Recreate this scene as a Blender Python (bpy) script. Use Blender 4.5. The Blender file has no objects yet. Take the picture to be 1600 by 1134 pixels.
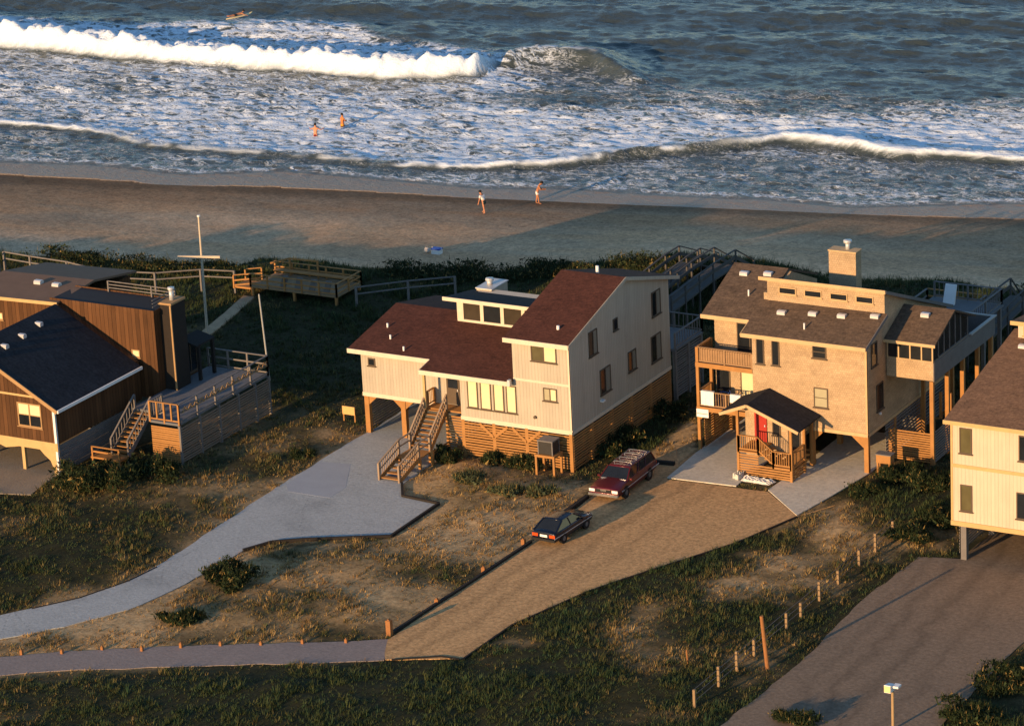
import bpy, math, random
import numpy as np
from mathutils import Vector, Matrix

# ------------------------------------------------------------------ camera, sky, sun, exposure
SC = bpy.context.scene
COL = SC.collection
PITCH, HEAD, ROLL, FPX = math.radians(18.6), math.radians(30.07), math.radians(2.94), 5500.0
CAM = np.array([89.36, -160.62, 68.42])
_F = np.array([-math.sin(HEAD), math.cos(HEAD), 0]); _R = np.array([math.cos(HEAD), math.sin(HEAD), 0]); _U = np.array([0, 0, 1.])
_f = _F*math.cos(PITCH)-_U*math.sin(PITCH); _u = _F*math.sin(PITCH)+_U*math.cos(PITCH)
_r2 = _R*math.cos(ROLL)-_u*math.sin(ROLL); _u2 = _R*math.sin(ROLL)+_u*math.cos(ROLL)

def G(px, py, z=0.0):
    """point of the level plane z seen at a measured spot of the survey photograph (used once to read off ground plans)"""
    d = _f+_r2*(px-800)/FPX-_u2*(py-567)/FPX
    t = (z-CAM[2])/d[2]
    p = CAM+d*t
    return float(p[0]), float(p[1])

cam_d = bpy.data.cameras.new('camera'); cam = bpy.data.objects.new('camera', cam_d); COL.objects.link(cam)
cam_d.sensor_fit = 'HORIZONTAL'; cam_d.sensor_width = 36.0; cam_d.lens = 36.0*FPX/1600.0
cam_d.clip_start = 1.0; cam_d.clip_end = 12000.0
m = Matrix(((_r2[0], _u2[0], -_f[0]), (_r2[1], _u2[1], -_f[1]), (_r2[2], _u2[2], -_f[2]))).to_4x4()
m.translation = Vector(CAM); cam.matrix_world = m
SC.camera = cam

SUN_EL = math.radians(10.0); SUN_AZ = math.radians(13.0)       # light travels 13 degrees to the right of the +Y axis
tx, ty = math.sin(SUN_AZ), math.cos(SUN_AZ)
world = bpy.data.worlds.new('World'); SC.world = world; world.use_nodes = True
nt = world.node_tree; nt.nodes.clear()
sky = nt.nodes.new('ShaderNodeTexSky'); sky.sky_type = 'NISHITA'; sky.sun_disc = False
sky.sun_elevation = SUN_EL; sky.sun_rotation = math.atan2(-tx, -ty)
sky.air_density = 1.0; sky.dust_density = 0.0; sky.ozone_density = 2.6
bg = nt.nodes.new('ShaderNodeBackground'); bg.inputs["Strength"].default_value = 0.118
wo = nt.nodes.new('ShaderNodeOutputWorld')
nt.links.new(sky.outputs[0], bg.inputs[0]); nt.links.new(bg.outputs[0], wo.inputs[0])
sl = bpy.data.lights.new('sun', 'SUN'); sl.energy = 3.8; sl.angle = math.radians(0.5); sl.color = (1.0, 0.63, 0.31)
so = bpy.data.objects.new('sun', sl); COL.objects.link(so)
so.rotation_euler = Vector((tx*math.cos(SUN_EL), ty*math.cos(SUN_EL), -math.sin(SUN_EL))).to_track_quat('-Z', 'Y').to_euler()
so.location = (-20, -60, 40)
SC.view_settings.view_transform = 'Standard'; SC.view_settings.look = 'None'
SC.view_settings.exposure = 0.90; SC.view_settings.gamma = 1.0

# ------------------------------------------------------------------ materials
MATS = {}
def _nodes(name):
    m_ = bpy.data.materials.new(name); m_.use_nodes = True
    t = m_.node_tree; b = t.nodes['Principled BSDF']
    return m_, t, b
def N(t, kind, **kw):
    n = t.nodes.new(kind)
    for k, v in kw.items():
        if k in n.inputs: n.inputs[k].default_value = v
        else: setattr(n, k, v)
    return n
def mth(t, op, a, b=None, c=None):
    n = t.nodes.new('ShaderNodeMath'); n.operation = op
    for i, v in enumerate((a, b, c)):
        if v is None: continue
        if isinstance(v, (int, float)): n.inputs[i].default_value = v
        else: t.links.new(v, n.inputs[i])
    return n.outputs[0]
def mix(t, f, a, b, mode='MIX'):
    n = t.nodes.new('ShaderNodeMixRGB'); n.blend_type = mode
    for i, v in enumerate((f, a, b)):
        if isinstance(v, (int, float)): n.inputs[i].default_value = v
        elif isinstance(v, tuple): n.inputs[i].default_value = (*v, 1) if len(v) == 3 else v
        else: t.links.new(v, n.inputs[i])
    return n.outputs[0]
def plain(name, col, rough=0.8, var=0.35, scale=3.0, grain=0.15, metal=0.0, spec=0.3, bump=0.0):
    """a base colour broken by large soft weathering and fine grain"""
    if name in MATS: return MATS[name]
    m_, t, b = _nodes(name)
    tc = N(t, 'ShaderNodeTexCoord')
    n1 = N(t, 'ShaderNodeTexNoise', Scale=scale, Detail=4.0); t.links.new(tc.outputs['Object'], n1.inputs['Vector'])
    n2 = N(t, 'ShaderNodeTexNoise', Scale=scale*11, Detail=2.0); t.links.new(tc.outputs['Object'], n2.inputs['Vector'])
    v = mth(t, 'ADD', mth(t, 'MULTIPLY_ADD', n1.outputs[0], 2*var, 1-var), mth(t, 'MULTIPLY_ADD', n2.outputs[0], 2*grain, -grain))
    c = mix(t, 1.0, tuple(col), v, 'MULTIPLY')
    t.links.new(c, b.inputs['Base Color'])
    b.inputs['Roughness'].default_value = rough; b.inputs['Metallic'].default_value = metal
    b.inputs['Specular IOR Level'].default_value = spec
    if bump:
        bp = N(t, 'ShaderNodeBump', Strength=bump, Distance=0.03); t.links.new(n2.outputs[0], bp.inputs['Height']); t.links.new(bp.outputs[0], b.inputs['Normal'])
    MATS[name] = m_; return m_
def boards(name, col, pitch=0.2, vary=0.2, groove=0.5, streak=0.2, blotch=0.15, tint=None):
    """upright boards: a groove and a small change of tone per board, streaks along the grain"""
    if name in MATS: return MATS[name]
    m_, t, b = _nodes(name)
    tc = N(t, 'ShaderNodeTexCoord'); sp = N(t, 'ShaderNodeSeparateXYZ'); t.links.new(tc.outputs['Object'], sp.inputs[0])
    s = mth(t, 'DIVIDE', mth(t, 'ADD', sp.outputs[0], sp.outputs[1]), pitch)
    fr = mth(t, 'FRACT', s); fl = mth(t, 'FLOOR', s)
    wn = N(t, 'ShaderNodeTexWhiteNoise', noise_dimensions='1D'); t.links.new(fl, wn.inputs['W'])
    mp = N(t, 'ShaderNodeMapping'); mp.inputs['Scale'].default_value = (6, 6, 0.6); t.links.new(tc.outputs['Object'], mp.inputs[0])
    n1 = N(t, 'ShaderNodeTexNoise', Scale=1.6, Detail=4.0); t.links.new(mp.outputs[0], n1.inputs['Vector'])
    n2 = N(t, 'ShaderNodeTexNoise', Scale=0.7, Detail=3.0); t.links.new(tc.outputs['Object'], n2.inputs['Vector'])
    n3 = N(t, 'ShaderNodeTexNoise', Scale=22.0, Detail=1.0); t.links.new(tc.outputs['Object'], n3.inputs['Vector'])
    g = mth(t, 'GREATER_THAN', mth(t, 'ABSOLUTE', mth(t, 'SUBTRACT', fr, 0.5)), 0.44)
    v = mth(t, 'MULTIPLY_ADD', wn.outputs[0], vary, 1-vary/2)
    v = mth(t, 'ADD', v, mth(t, 'MULTIPLY_ADD', n1.outputs[0], 2*streak, -streak))
    v = mth(t, 'ADD', v, mth(t, 'MULTIPLY_ADD', n2.outputs[0], 2*blotch, -blotch))
    v = mth(t, 'ADD', v, mth(t, 'MULTIPLY_ADD', n3.outputs[0], 0.2, -0.1))
    v = mth(t, 'MULTIPLY', v, mth(t, 'SUBTRACT', 1.0, mth(t, 'MULTIPLY', g, groove)))
    base = tuple(col)
    if tint: base = mix(t, n2.outputs[0], tuple(col), tuple(tint))
    t.links.new(mix(t, 1.0, base, v, 'MULTIPLY'), b.inputs['Base Color'])
    b.inputs['Roughness'].default_value = 0.85; b.inputs['Specular IOR Level'].default_value = 0.2
    bp = N(t, 'ShaderNodeBump', Strength=0.5, Distance=0.02); t.links.new(mth(t, 'SUBTRACT', 1.0, g), bp.inputs['Height']); t.links.new(bp.outputs[0], b.inputs['Normal'])
    MATS[name] = m_; return m_
def shingle(name, c1, c2, row=0.14, wid=0.3, roof=False, var=0.42):
    """cedar shakes (walls) or roof shingles in courses"""
    if name in MATS: return MATS[name]
    m_, t, b = _nodes(name)
    tc = N(t, 'ShaderNodeTexCoord'); sp = N(t, 'ShaderNodeSeparateXYZ'); t.links.new(tc.outputs['Object'], sp.inputs[0])
    cb = N(t, 'ShaderNodeCombineXYZ')
    if roof: t.links.new(sp.outputs[0], cb.inputs[0]); t.links.new(sp.outputs[1], cb.inputs[1])
    else: t.links.new(mth(t, 'ADD', sp.outputs[0], sp.outputs[1]), cb.inputs[0]); t.links.new(sp.outputs[2], cb.inputs[1])
    br = N(t, 'ShaderNodeTexBrick', Scale=1.0); br.offset = 0.43
    br.inputs['Color1'].default_value = (*c1, 1); br.inputs['Color2'].default_value = (*c2, 1)
    br.inputs['Mortar'].default_value = (c1[0]*.7, c1[1]*.7, c1[2]*.7, 1)
    br.inputs['Mortar Size'].default_value = 0.012; br.inputs['Brick Width'].default_value = wid; br.inputs['Row Height'].default_value = row
    t.links.new(cb.outputs[0], br.inputs['Vector'])
    mp = N(t, 'ShaderNodeMapping'); mp.inputs['Scale'].default_value = (.7, .7, 1.5); t.links.new(tc.outputs['Object'], mp.inputs[0])
    n1 = N(t, 'ShaderNodeTexNoise', Scale=1.1, Detail=7.0, Roughness=0.72); t.links.new(mp.outputs[0], n1.inputs['Vector'])
    n2 = N(t, 'ShaderNodeTexNoise', Scale=(6.0 if roof else 15.0), Detail=3.0, Roughness=.7); t.links.new(tc.outputs['Object'], n2.inputs['Vector'])
    v = mth(t, 'ADD', mth(t, 'MULTIPLY_ADD', n1.outputs[0], 2.4*var, 1-1.2*var), mth(t, 'MULTIPLY_ADD', n2.outputs[0], (1.5 if roof else .7), (-.75 if roof else -0.35)))
    t.links.new(mix(t, 1.0, br.outputs['Color'], v, 'MULTIPLY'), b.inputs['Base Color'])
    b.inputs['Roughness'].default_value = 0.92; b.inputs['Specular IOR Level'].default_value = 0.15
    bp = N(t, 'ShaderNodeBump', Strength=0.4, Distance=0.02); t.links.new(n2.outputs[0], bp.inputs['Height']); t.links.new(bp.outputs[0], b.inputs['Normal'])
    MATS[name] = m_; return m_
def glass(name, col=(0.015, 0.018, 0.022), rough=0.08):
    if name in MATS: return MATS[name]
    m_, t, b = _nodes(name)
    tc = N(t, 'ShaderNodeTexCoord'); n1 = N(t, 'ShaderNodeTexNoise', Scale=1.3, Detail=2.0); t.links.new(tc.outputs['Object'], n1.inputs['Vector'])
    t.links.new(mix(t, n1.outputs[0], tuple(c*0.5 for c in col), tuple(c*1.5 for c in col)), b.inputs['Base Color'])
    b.inputs['Roughness'].default_value = rough; b.inputs['Specular IOR Level'].default_value = 0.5
    MATS[name] = m_; return m_
def vcol(name, rough=0.95, grain=0.35, scale=14.0, bump=0.0, fine=None):
    """surface whose own colour was laid down per vertex as attribute Col"""
    if name in MATS: return MATS[name]
    m_, t, b = _nodes(name)
    at = N(t, 'ShaderNodeAttribute', attribute_name='Col'); tc = N(t, 'ShaderNodeTexCoord')
    v = None
    if grain:
        n1 = N(t, 'ShaderNodeTexNoise', Scale=scale, Detail=3.0, Roughness=0.7); t.links.new(tc.outputs['Object'], n1.inputs['Vector'])
        n2 = N(t, 'ShaderNodeTexNoise', Scale=scale*0.13, Detail=4.0, Roughness=0.7); t.links.new(tc.outputs['Object'], n2.inputs['Vector'])
        n3 = N(t, 'ShaderNodeTexNoise', Scale=scale*0.4, Detail=3.0, Roughness=0.75); t.links.new(tc.outputs['Object'], n3.inputs['Vector'])
        v = mth(t, 'ADD', mth(t, 'MULTIPLY_ADD', n1.outputs[0], 2.2*grain, 1-2.45*grain), mth(t, 'ADD', mth(t, 'MULTIPLY', n2.outputs[0], 1.0*grain), mth(t, 'MULTIPLY', n3.outputs[0], 1.7*grain)))
        v = mth(t, 'MAXIMUM', v, 0.15)
        t.links.new(mix(t, 1.0, at.outputs['Color'], v, 'MULTIPLY'), b.inputs['Base Color'])
        if bump:
            bp = N(t, 'ShaderNodeBump', Strength=bump, Distance=0.05); t.links.new(n2.outputs[0], bp.inputs['Height']); t.links.new(bp.outputs[0], b.inputs['Normal'])
    else: t.links.new(at.outputs['Color'], b.inputs['Base Color'])
    b.inputs['Roughness'].default_value = rough; b.inputs['Specular IOR Level'].default_value = 0.1
    MATS[name] = m_; return m_

SIDING_M = boards('pale_vertical_siding', (0.44, 0.385, 0.30), 0.2, 0.10, 0.25, 0.10, 0.13)
TRIM_M = plain('cream_trim', (0.62, 0.53, 0.40), 0.7, 0.12)
ROOF_M = shingle('maroon_shingles', (0.100, 0.038, 0.025), (0.075, 0.029, 0.020), 0.16, 0.35, True)
WOOD = plain('treated_timber', (0.36, 0.175, 0.055), 0.85, 0.25, 2.0, 0.2)
WOOD_GREY = plain('weathered_timber', (0.165, 0.150, 0.140), 0.9, 0.25, 2.0, 0.2)
SHAKE = shingle('cedar_shakes', (0.47, 0.335, 0.205), (0.40, 0.285, 0.17), 0.13, 0.14, var=0.45)
TRIM_S = plain('cedar_trim', (0.52, 0.36, 0.19), 0.8, 0.15)
ROOF_S = shingle('brown_shingles', (0.135, 0.092, 0.062), (0.10, 0.070, 0.050), 0.16, 0.35, True)
ROOF_D = shingle('charcoal_shingles', (0.032, 0.033, 0.038), (0.024, 0.025, 0.030), 0.16, 0.35, True)
CREAM = boards('cream_vertical_siding', (0.58, 0.455, 0.335), 0.2, 0.08, 0.2, 0.09, 0.11)
TRIM_C = plain('ochre_trim', (0.50, 0.34, 0.15), 0.8, 0.15)
ROOF_C = shingle('tan_brown_shingles', (0.23, 0.130, 0.074), (0.18, 0.104, 0.062), 0.16, 0.35, True)
DARKB = boards('dark_brown_boards', (0.100, 0.046, 0.019), 0.28, 0.5, 0.55, 0.25, 0.2)
DARKT = plain('brown_trim', (0.36, 0.22, 0.10), 0.8, 0.2)
GLASS = glass('dark_glass'); GLASS_O = glass('olive_glass', (0.10, 0.085, 0.04), 0.2)
CURTAIN = plain('drawn_curtain', (0.70, 0.60, 0.36), 0.6, 0.08)
BLIND = plain('pale_blind', (0.36, 0.32, 0.20), 0.6, 0.1)
FRAME_D = plain('bronze_frame', (0.10, 0.07, 0.045), 0.6, 0.1)
METAL = plain('galvanised_metal', (0.55, 0.55, 0.55), 0.45, 0.1, metal=0.3)
WHITE = plain('white_paint', (0.78, 0.77, 0.74), 0.6, 0.08)
BLACK = plain('black_rubber', (0.012, 0.012, 0.013), 0.7, 0.1)
TARRED_AND_SHADE = plain('tarred_timber_and_shade', (0.022, 0.018, 0.015), 0.9, 0.2)
REDDOOR = plain('red_door_paint', (0.36, 0.022, 0.012), 0.5, 0.1)
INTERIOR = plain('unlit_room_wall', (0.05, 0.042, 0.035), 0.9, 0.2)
STEPWOOD = plain('silvered_timber', (0.085, 0.078, 0.072), 0.9, 0.25, 2.0, 0.2)
DECKING = plain('grey_decking', (0.135, 0.14, 0.15), 0.85, 0.2)

# ------------------------------------------------------------------ mesh helpers
def tag(o, label=None, cat=None, group=None, kind=None):
    if label: o['label'] = label
    if cat: o['category'] = cat
    if group: o['group'] = group
    if kind: o['kind'] = kind
    return o
def thing(name, label, cat, loc, rz=0.0, group=None):
    o = bpy.data.objects.new(name, None); COL.objects.link(o)
    o.location = loc; o.rotation_euler = (0, 0, rz); o.empty_display_size = 0.3
    return tag(o, label, cat, group)
LOC = {}
def wloc(o):
    v = Vector((0, 0, 0))
    while o is not None:
        v += Vector(o.location); o = o.parent
    return v
class MB:
    def __init__(s): s.v = []; s.f = []; s.c = []
    def add(s, vs, fs):
        k = len(s.v); s.v += [tuple(map(float, p)) for p in vs]; s.f += [tuple(i+k for i in f) for f in fs]; return s
    def box(s, x0, y0, z0, x1, y1, z1):
        x0, x1 = min(x0, x1), max(x0, x1); y0, y1 = min(y0, y1), max(y0, y1); z0, z1 = min(z0, z1), max(z0, z1)
        return s.add([(x0,y0,z0),(x1,y0,z0),(x1,y1,z0),(x0,y1,z0),(x0,y0,z1),(x1,y0,z1),(x1,y1,z1),(x0,y1,z1)],
                     [(0,3,2,1),(4,5,6,7),(0,1,5,4),(1,2,6,5),(2,3,7,6),(3,0,4,7)])
    def prism(s, pts, axis, a, b):
        """extrude the outline pts along axis from a to b; 'x': pts are (y,z), 'y': (x,z), 'z': (x,y)"""
        n = len(pts); put = {'x': lambda p, q: (q, p[0], p[1]), 'y': lambda p, q: (p[0], q, p[1]), 'z': lambda p, q: (p[0], p[1], q)}[axis]
        vs = [put(p, a) for p in pts]+[put(p, b) for p in pts]
        ar = sum(pts[i][0]*pts[(i+1) % n][1]-pts[(i+1) % n][0]*pts[i][1] for i in range(n))
        fs = [tuple(range(n)), tuple(range(2*n-1, n-1, -1))]+[(i, i+n, (i+1) % n+n, (i+1) % n) for i in range(n)]
        flip = (ar > 0) != (axis == 'y')
        if a > b: flip = not flip
        if flip: fs = [tuple(reversed(f)) for f in fs]
        return s.add(vs, fs)
    def slab(s, top, t):
        """a plate under the planar outline top, t thick measured downwards"""
        n = len(top)
        ar = sum(top[i][0]*top[(i+1) % n][1]-top[(i+1) % n][0]*top[i][1] for i in range(n))
        if ar < 0: top = list(reversed(top))
        vs = list(top)+[(p[0], p[1], p[2]-t) for p in top]
        return s.add(vs, [tuple(range(n)), tuple(range(2*n-1, n-1, -1))]+[((i+1) % n, i, i+n, (i+1) % n+n) for i in range(n)])
    def beam(s, p, q, w, h=None, up=(0, 0, 1)):
        h = h or w; p = Vector(p); q = Vector(q); d = (q-p).normalized()
        upv = Vector(up)
        if abs(d.dot(upv)) > 0.97: upv = Vector((0, 1, 0))
        r = d.cross(upv).normalized(); u = r.cross(d).normalized()
        vs = []
        for e in (p, q):
            for a, b in ((-1,-1),(1,-1),(1,1),(-1,1)): vs.append(e+r*(a*w/2)+u*(b*h/2))
        return s.add(vs, [(0,1,2,3),(7,6,5,4),(0,4,5,1),(1,5,6,2),(2,6,7,3),(3,7,4,0)])
    def tube(s, p, q, r0, r1=None, n=10):
        r1 = r0 if r1 is None else r1; p = Vector(p); q = Vector(q); d = (q-p).normalized()
        a = d.cross(Vector((0, 0, 1)) if abs(d.z) < 0.9 else Vector((0, 1, 0))).normalized(); b = a.cross(d)
        vs = []
        for e, r in ((p, r0), (q, r1)):
            for i in range(n):
                th = 2*math.pi*i/n; vs.append(e+a*(math.cos(th)*r)+b*(math.sin(th)*r))
        return s.add(vs, [tuple(range(n)), tuple(range(2*n-1, n-1, -1))]+[(i, i+n, (i+1) % n+n, (i+1) % n) for i in range(n)])
    def build(s, name, mat, parent=None, smooth=False, origin=None):
        me = bpy.data.meshes.new(name)
        off = wloc(parent) if parent is not None else Vector(origin or (0, 0, 0))
        me.from_pydata([(x-off.x, y-off.y, z-off.z) for x, y, z in s.v], [], s.f)
        me.materials.append(mat); me.update()
        if smooth: me.polygons.foreach_set('use_smooth', [True]*len(me.polygons))
        o = bpy.data.objects.new(name, me); COL.objects.link(o)
        if parent is not None: o.parent = parent
        else: o.location = off
        return o
def copy_tree(o, parent=None, loc=None, label=None):
    c = o.copy(); COL.objects.link(c); c.parent = parent
    if loc is not None: c.location = loc
    if label: c['label'] = label
    for ch in [k for k in o.children]: copy_tree(ch, c)
    return c

# ------------------------------------------------------------------ ground plan
FARV = 62.0
def uv_of(x, y): return x*0.9813+y*0.1925, -x*0.1925+y*0.9813
def xy_of(u, v): return u*0.9813-v*0.1925, u*0.1925+v*0.9813
VEG = [(-90,36),(-57.7,23.8),(-51.9,24.8),(-46,25.4),(-40.5,25.8),(-39.3,29.4),(-32.3,29.6),(-28.6,30.2),(-23.5,31.6),(-19.6,34.2),(-15.2,37.7),(-13.5,39.9),(-9.8,40.1),(-7,40.1),(-0.2,38.4),(5.5,40.5),(9.4,39.8),(16,42)]
_vu = np.array([uv_of(x, y) for x, y in VEG[1:]]); VU = np.concatenate([[-400], _vu[:, 0], [400]]); VV = np.concatenate([[36], _vu[:, 1], [42]])
def hash2(ix, iy, seed):
    n = (ix.astype(np.int64)*374761393+iy.astype(np.int64)*668265263+seed*974634777) & 0x7fffffff
    n = ((n ^ (n >> 13))*1274126177) & 0x7fffffff
    return ((n ^ (n >> 16)) & 0xffffff)/float(0xffffff)
def vnoise(x, y, scale, seed=0, octs=3):
    out = 0; amp = 1; tot = 0
    x = np.asarray(x, float)/scale; y = np.asarray(y, float)/scale
    for k in range(octs):
        ix = np.floor(x); iy = np.floor(y); fx = x-ix; fy = y-iy; fx = fx*fx*(3-2*fx); fy = fy*fy*(3-2*fy)
        a = hash2(ix, iy, seed+k); b = hash2(ix+1, iy, seed+k); c = hash2(ix, iy+1, seed+k); d = hash2(ix+1, iy+1, seed+k)
        out = out+amp*((a*(1-fx)+b*fx)*(1-fy)+(c*(1-fx)+d*fx)*fy); tot += amp
        amp *= 0.55; x = x*2.03+17.3; y = y*2.03+9.1
    return out/tot
def sstep(a, b, x):
    t = np.clip((np.asarray(x, float)-a)/(b-a), 0, 1); return t*t*(3-2*t)
def inside(poly, x, y):
    x = np.asarray(x, float); y = np.asarray(y, float); r = np.zeros(x.shape, bool); n = len(poly)
    for i in range(n):
        x0, y0 = poly[i]; x1, y1 = poly[(i+1) % n]
        if y0 == y1: continue
        r ^= ((y0 > y) != (y1 > y)) & (x < (x1-x0)*(y-y0)/(y1-y0)+x0)
    return r
def dist(poly, x, y, closed=True):
    d = np.full(np.shape(x), 1e9); n = len(poly)
    for i in range(n if closed else n-1):
        x0, y0 = poly[i]; x1, y1 = poly[(i+1) % n]; dx, dy = x1-x0, y1-y0
        t = np.clip(((x-x0)*dx+(y-y0)*dy)/(dx*dx+dy*dy+1e-9), 0, 1)
        d = np.minimum(d, np.hypot(x-x0-t*dx, y-y0-t*dy))
    return d
P_ = lambda L: [G(*q) for q in L]
DRIVE_GREY = P_([(-260,1032),(-60,977),(0,961),(50,950),(125,933),(200,908),(245,884),(295,853),(340,822),(400,782),(465,741),(520,707),(577,674)])+[(-14.3,9.5),(-8.3,9.5),(-8.1,-2.2)]+P_([(628,757),(628,776),(686,788),(611,838),(475,843),(425,847),(380,860),(320,895),(290,912),(250,931),(200,952),(100,979),(0,998),(-60,1012),(-230,1058)])
ROAD = P_([(-650,1050),(-60,1029),(0,1026),(100,1017),(250,1010),(400,1005),(500,1003),(612,998),(600,1031),(500,1035),(300,1040),(100,1047),(0,1055),(-60,1060),(-650,1090)])
DRIVE_TAN = P_([(606,999),(830,848),(918,780),(1000,733),(1058,703)])+[(4.9,3.2),(4.9,5.6)]+P_([(1042,749),(1150,762),(1200,768),(1245,806),(1305,789),(1235,812),(1150,847),(1000,895),(920,922),(800,975),(722,1029),(602,1030)])
SLAB_L = P_([(1042,747),(1150,760),(1172,742)])+[(9.5,11.5),(5.0,11.5),(5.0,5.2)]
SLAB_R = P_([(1200,766),(1245,806),(1300,775),(1357,741)])+[(15.3,12),(11.4,12),(11.4,4)]
DRIVE_R = [(21.6,-33.0)]+P_([(1125,1134),(1250,1035),(1350,935),(1435,870),(1500,873)])+[(25.0,4.0),(38.0,4.0),(38.0,-13.8)]+P_([(1600,1002),(1540,1060),(1470,1134)])+[(30.5,-33.0)]
SLAB_H = P_([(-60,775),(-20,762),(0,771),(48,773),(75,752)])+[(-27.2,-4.2),(-38,-4.2),(-38,-12)]
PAVED = [DRIVE_GREY, ROAD, DRIVE_TAN, SLAB_L, SLAB_R, DRIVE_R, SLAB_H]
FOOT = [[(-14.4,1),(-8,0),(0,0),(0,12.2),(-14.4,12)], [(5,5.8),(18,5.8),(18,17),(5,17)], [(24.3,-4),(38,-4),(38,8),(24.3,8)], [(-38,-11.4),(-27,-11.4),(-27,-7.3),(-21.4,-7.3),(-21.4,2.2),(-38,2.2)]]
PATH = [(-32.6,9.5),(-33.2,13.0),(-33.9,16.5),(-34.9,20.3)]
def ground_z(x, y):
    x = np.asarray(x, float); y = np.asarray(y, float)
    u, v = uv_of(x, y); e = np.interp(u, VU, VV)
    z = -1.0*sstep(e-3.5, e+4, v)
    z = z-(2.05)*np.clip((v-(e+2))/(62-(e+2)), 0, 1)-0.06*np.clip(v-62, 0, 40)
    z = z+0.42*np.exp(-((v-(e-5))/4.0)**2)*(0.35+0.9*vnoise(x, y, 7, 5))*sstep(12, 26, v)
    z = z+0.22*(vnoise(x, y, 9, 3)-0.5)*sstep(e-2, e+2, v)*sstep(61, 52, v)
    k = np.full(x.shape, 1e9)
    for p in PAVED+FOOT: k = np.minimum(k, np.where(inside(p, x, y), 0, dist(p, x, y)))
    bumps = 0.42*vnoise(x, y, 5.5, 11)+0.14*vnoise(x, y, 1.3, 12)-0.12
    z = z+bumps*sstep(0.25, 4.0, k)*sstep(e+1, e-3, v)
    z = np.where(k <= 0.3, z-0.03, z)
    return z
def gz(x, y): return float(ground_z(np.array([x]), np.array([y]))[0])

def axis(lo, hi, step, far):
    a = [lo-far*(i/14.0)**3 for i in range(14, 0, -1)]; b = list(np.arange(lo, hi, step)); c = [hi+far*(i/14.0)**3 for i in range(0, 15)]
    return np.array(a+b+c)
def grid_mesh(name, X, Y, Z, mat, cols=None):
    ny, nx = X.shape
    me = bpy.data.meshes.new(name); me.vertices.add(nx*ny)
    me.vertices.foreach_set('co', np.stack([X, Y, Z], -1).astype(np.float32).ravel())
    idx = np.arange(nx*ny).reshape(ny, nx)
    q = np.stack([idx[:-1, :-1], idx[:-1, 1:], idx[1:, 1:], idx[1:, :-1]], -1).reshape(-1, 4)
    me.loops.add(q.size); me.loops.foreach_set('vertex_index', q.ravel().astype(np.int32))
    me.polygons.add(len(q)); me.polygons.foreach_set('loop_start', np.arange(0, q.size, 4, dtype=np.int32)); me.polygons.foreach_set('loop_total', np.full(len(q), 4, dtype=np.int32))
    me.polygons.foreach_set('use_smooth', np.ones(len(q), bool))
    me.update(calc_edges=True)
    for nm, c in (cols or {}).items():
        at = me.attributes.new(nm, 'FLOAT_COLOR', 'POINT')
        at.data.foreach_set('color', np.concatenate([c.reshape(-1, 3), np.ones((nx*ny, 1))], 1).astype(np.float32).ravel())
    me.materials.append(mat); me.validate()
    o = bpy.data.objects.new(name, me); COL.objects.link(o); return o

def dryness(x, y):
    """0 = dark green, 1 = bare tan straw; what grows where"""
    u, v = uv_of(x, y); e = np.interp(u, VU, VV)
    mid = inside(P_([(606,995),(830,845),(918,775),(900,735),(700,720),(630,755),(690,790),(610,842),(380,862),(290,915),(200,955),(0,1000),(-60,1012),(-60,1028),(0,1024),(600,996)]), x, y)
    right = inside(P_([(722,1030),(960,908),(1300,793),(1345,750),(1480,830),(1480,860),(1440,868),(1125,1134),(900,1134),(800,1060)]), x, y)
    strip = inside(P_([(925,760),(1000,720),(1085,655),(1090,700),(1040,745)]), x, y)
    d = np.full(x.shape, 0.37)
    d = np.where(mid, 0.60, d); d = np.where(right, 0.36, d); d = np.where(strip, 1.0, d)
    d = d+0.55*(vnoise(x, y, 3.2, 21, 4)-0.5)*1.5
    for px, py, sg, am in ((960,905,2.6,-.5),(1040,885,2.2,-.5),(1120,860,1.8,-.4),(900,960,2.0,-.4),(1180,970,1.6,-.45),(860,1030,2.5,-.35),(1050,1000,2.0,-.3),(1420,780,3.0,-.5),(620,1080,6,-.3),(900,1110,5,-.35),(300,1100,6,-.25),(980,690,3,-.3),
                           (1230,880,1.7,.5),(1310,840,1.5,.4),(1160,920,1.3,.4),(1010,950,1.2,.35),(960,1000,2.0,.3),(760,810,2.2,.3),(700,850,2.4,.25),(560,960,2.5,.15),(120,980,3.0,.3),(250,985,2.,.25)):
        gx, gy = G(px, py); d = d+am*np.exp(-((x-gx)**2+(y-gy)**2)/(2*sg*sg*.6))
    # the lawn's green streaks on the right, straw hollows between them
    d = np.where(right, d+0.9*(vnoise(x*0.8, y*1.6, 4.0, 33, 3)-0.5), d)
    d = d+0.35*np.exp(-dist(PATH, x, y, False)/0.5)*1.6
    k = np.minimum(dist(DRIVE_GREY, x, y), dist(ROAD, x, y)); d = d+0.35*np.exp(-k/0.8)
    k2 = dist(DRIVE_R, x, y); d = np.where(k2 < 1.0, d-0.15, d)
    d = np.where((y < -21) & ~right, d-0.16, d)
    d = d-0.26*sstep(6, 14, v)*(~mid)
    return np.clip(d, 0, 1)

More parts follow.
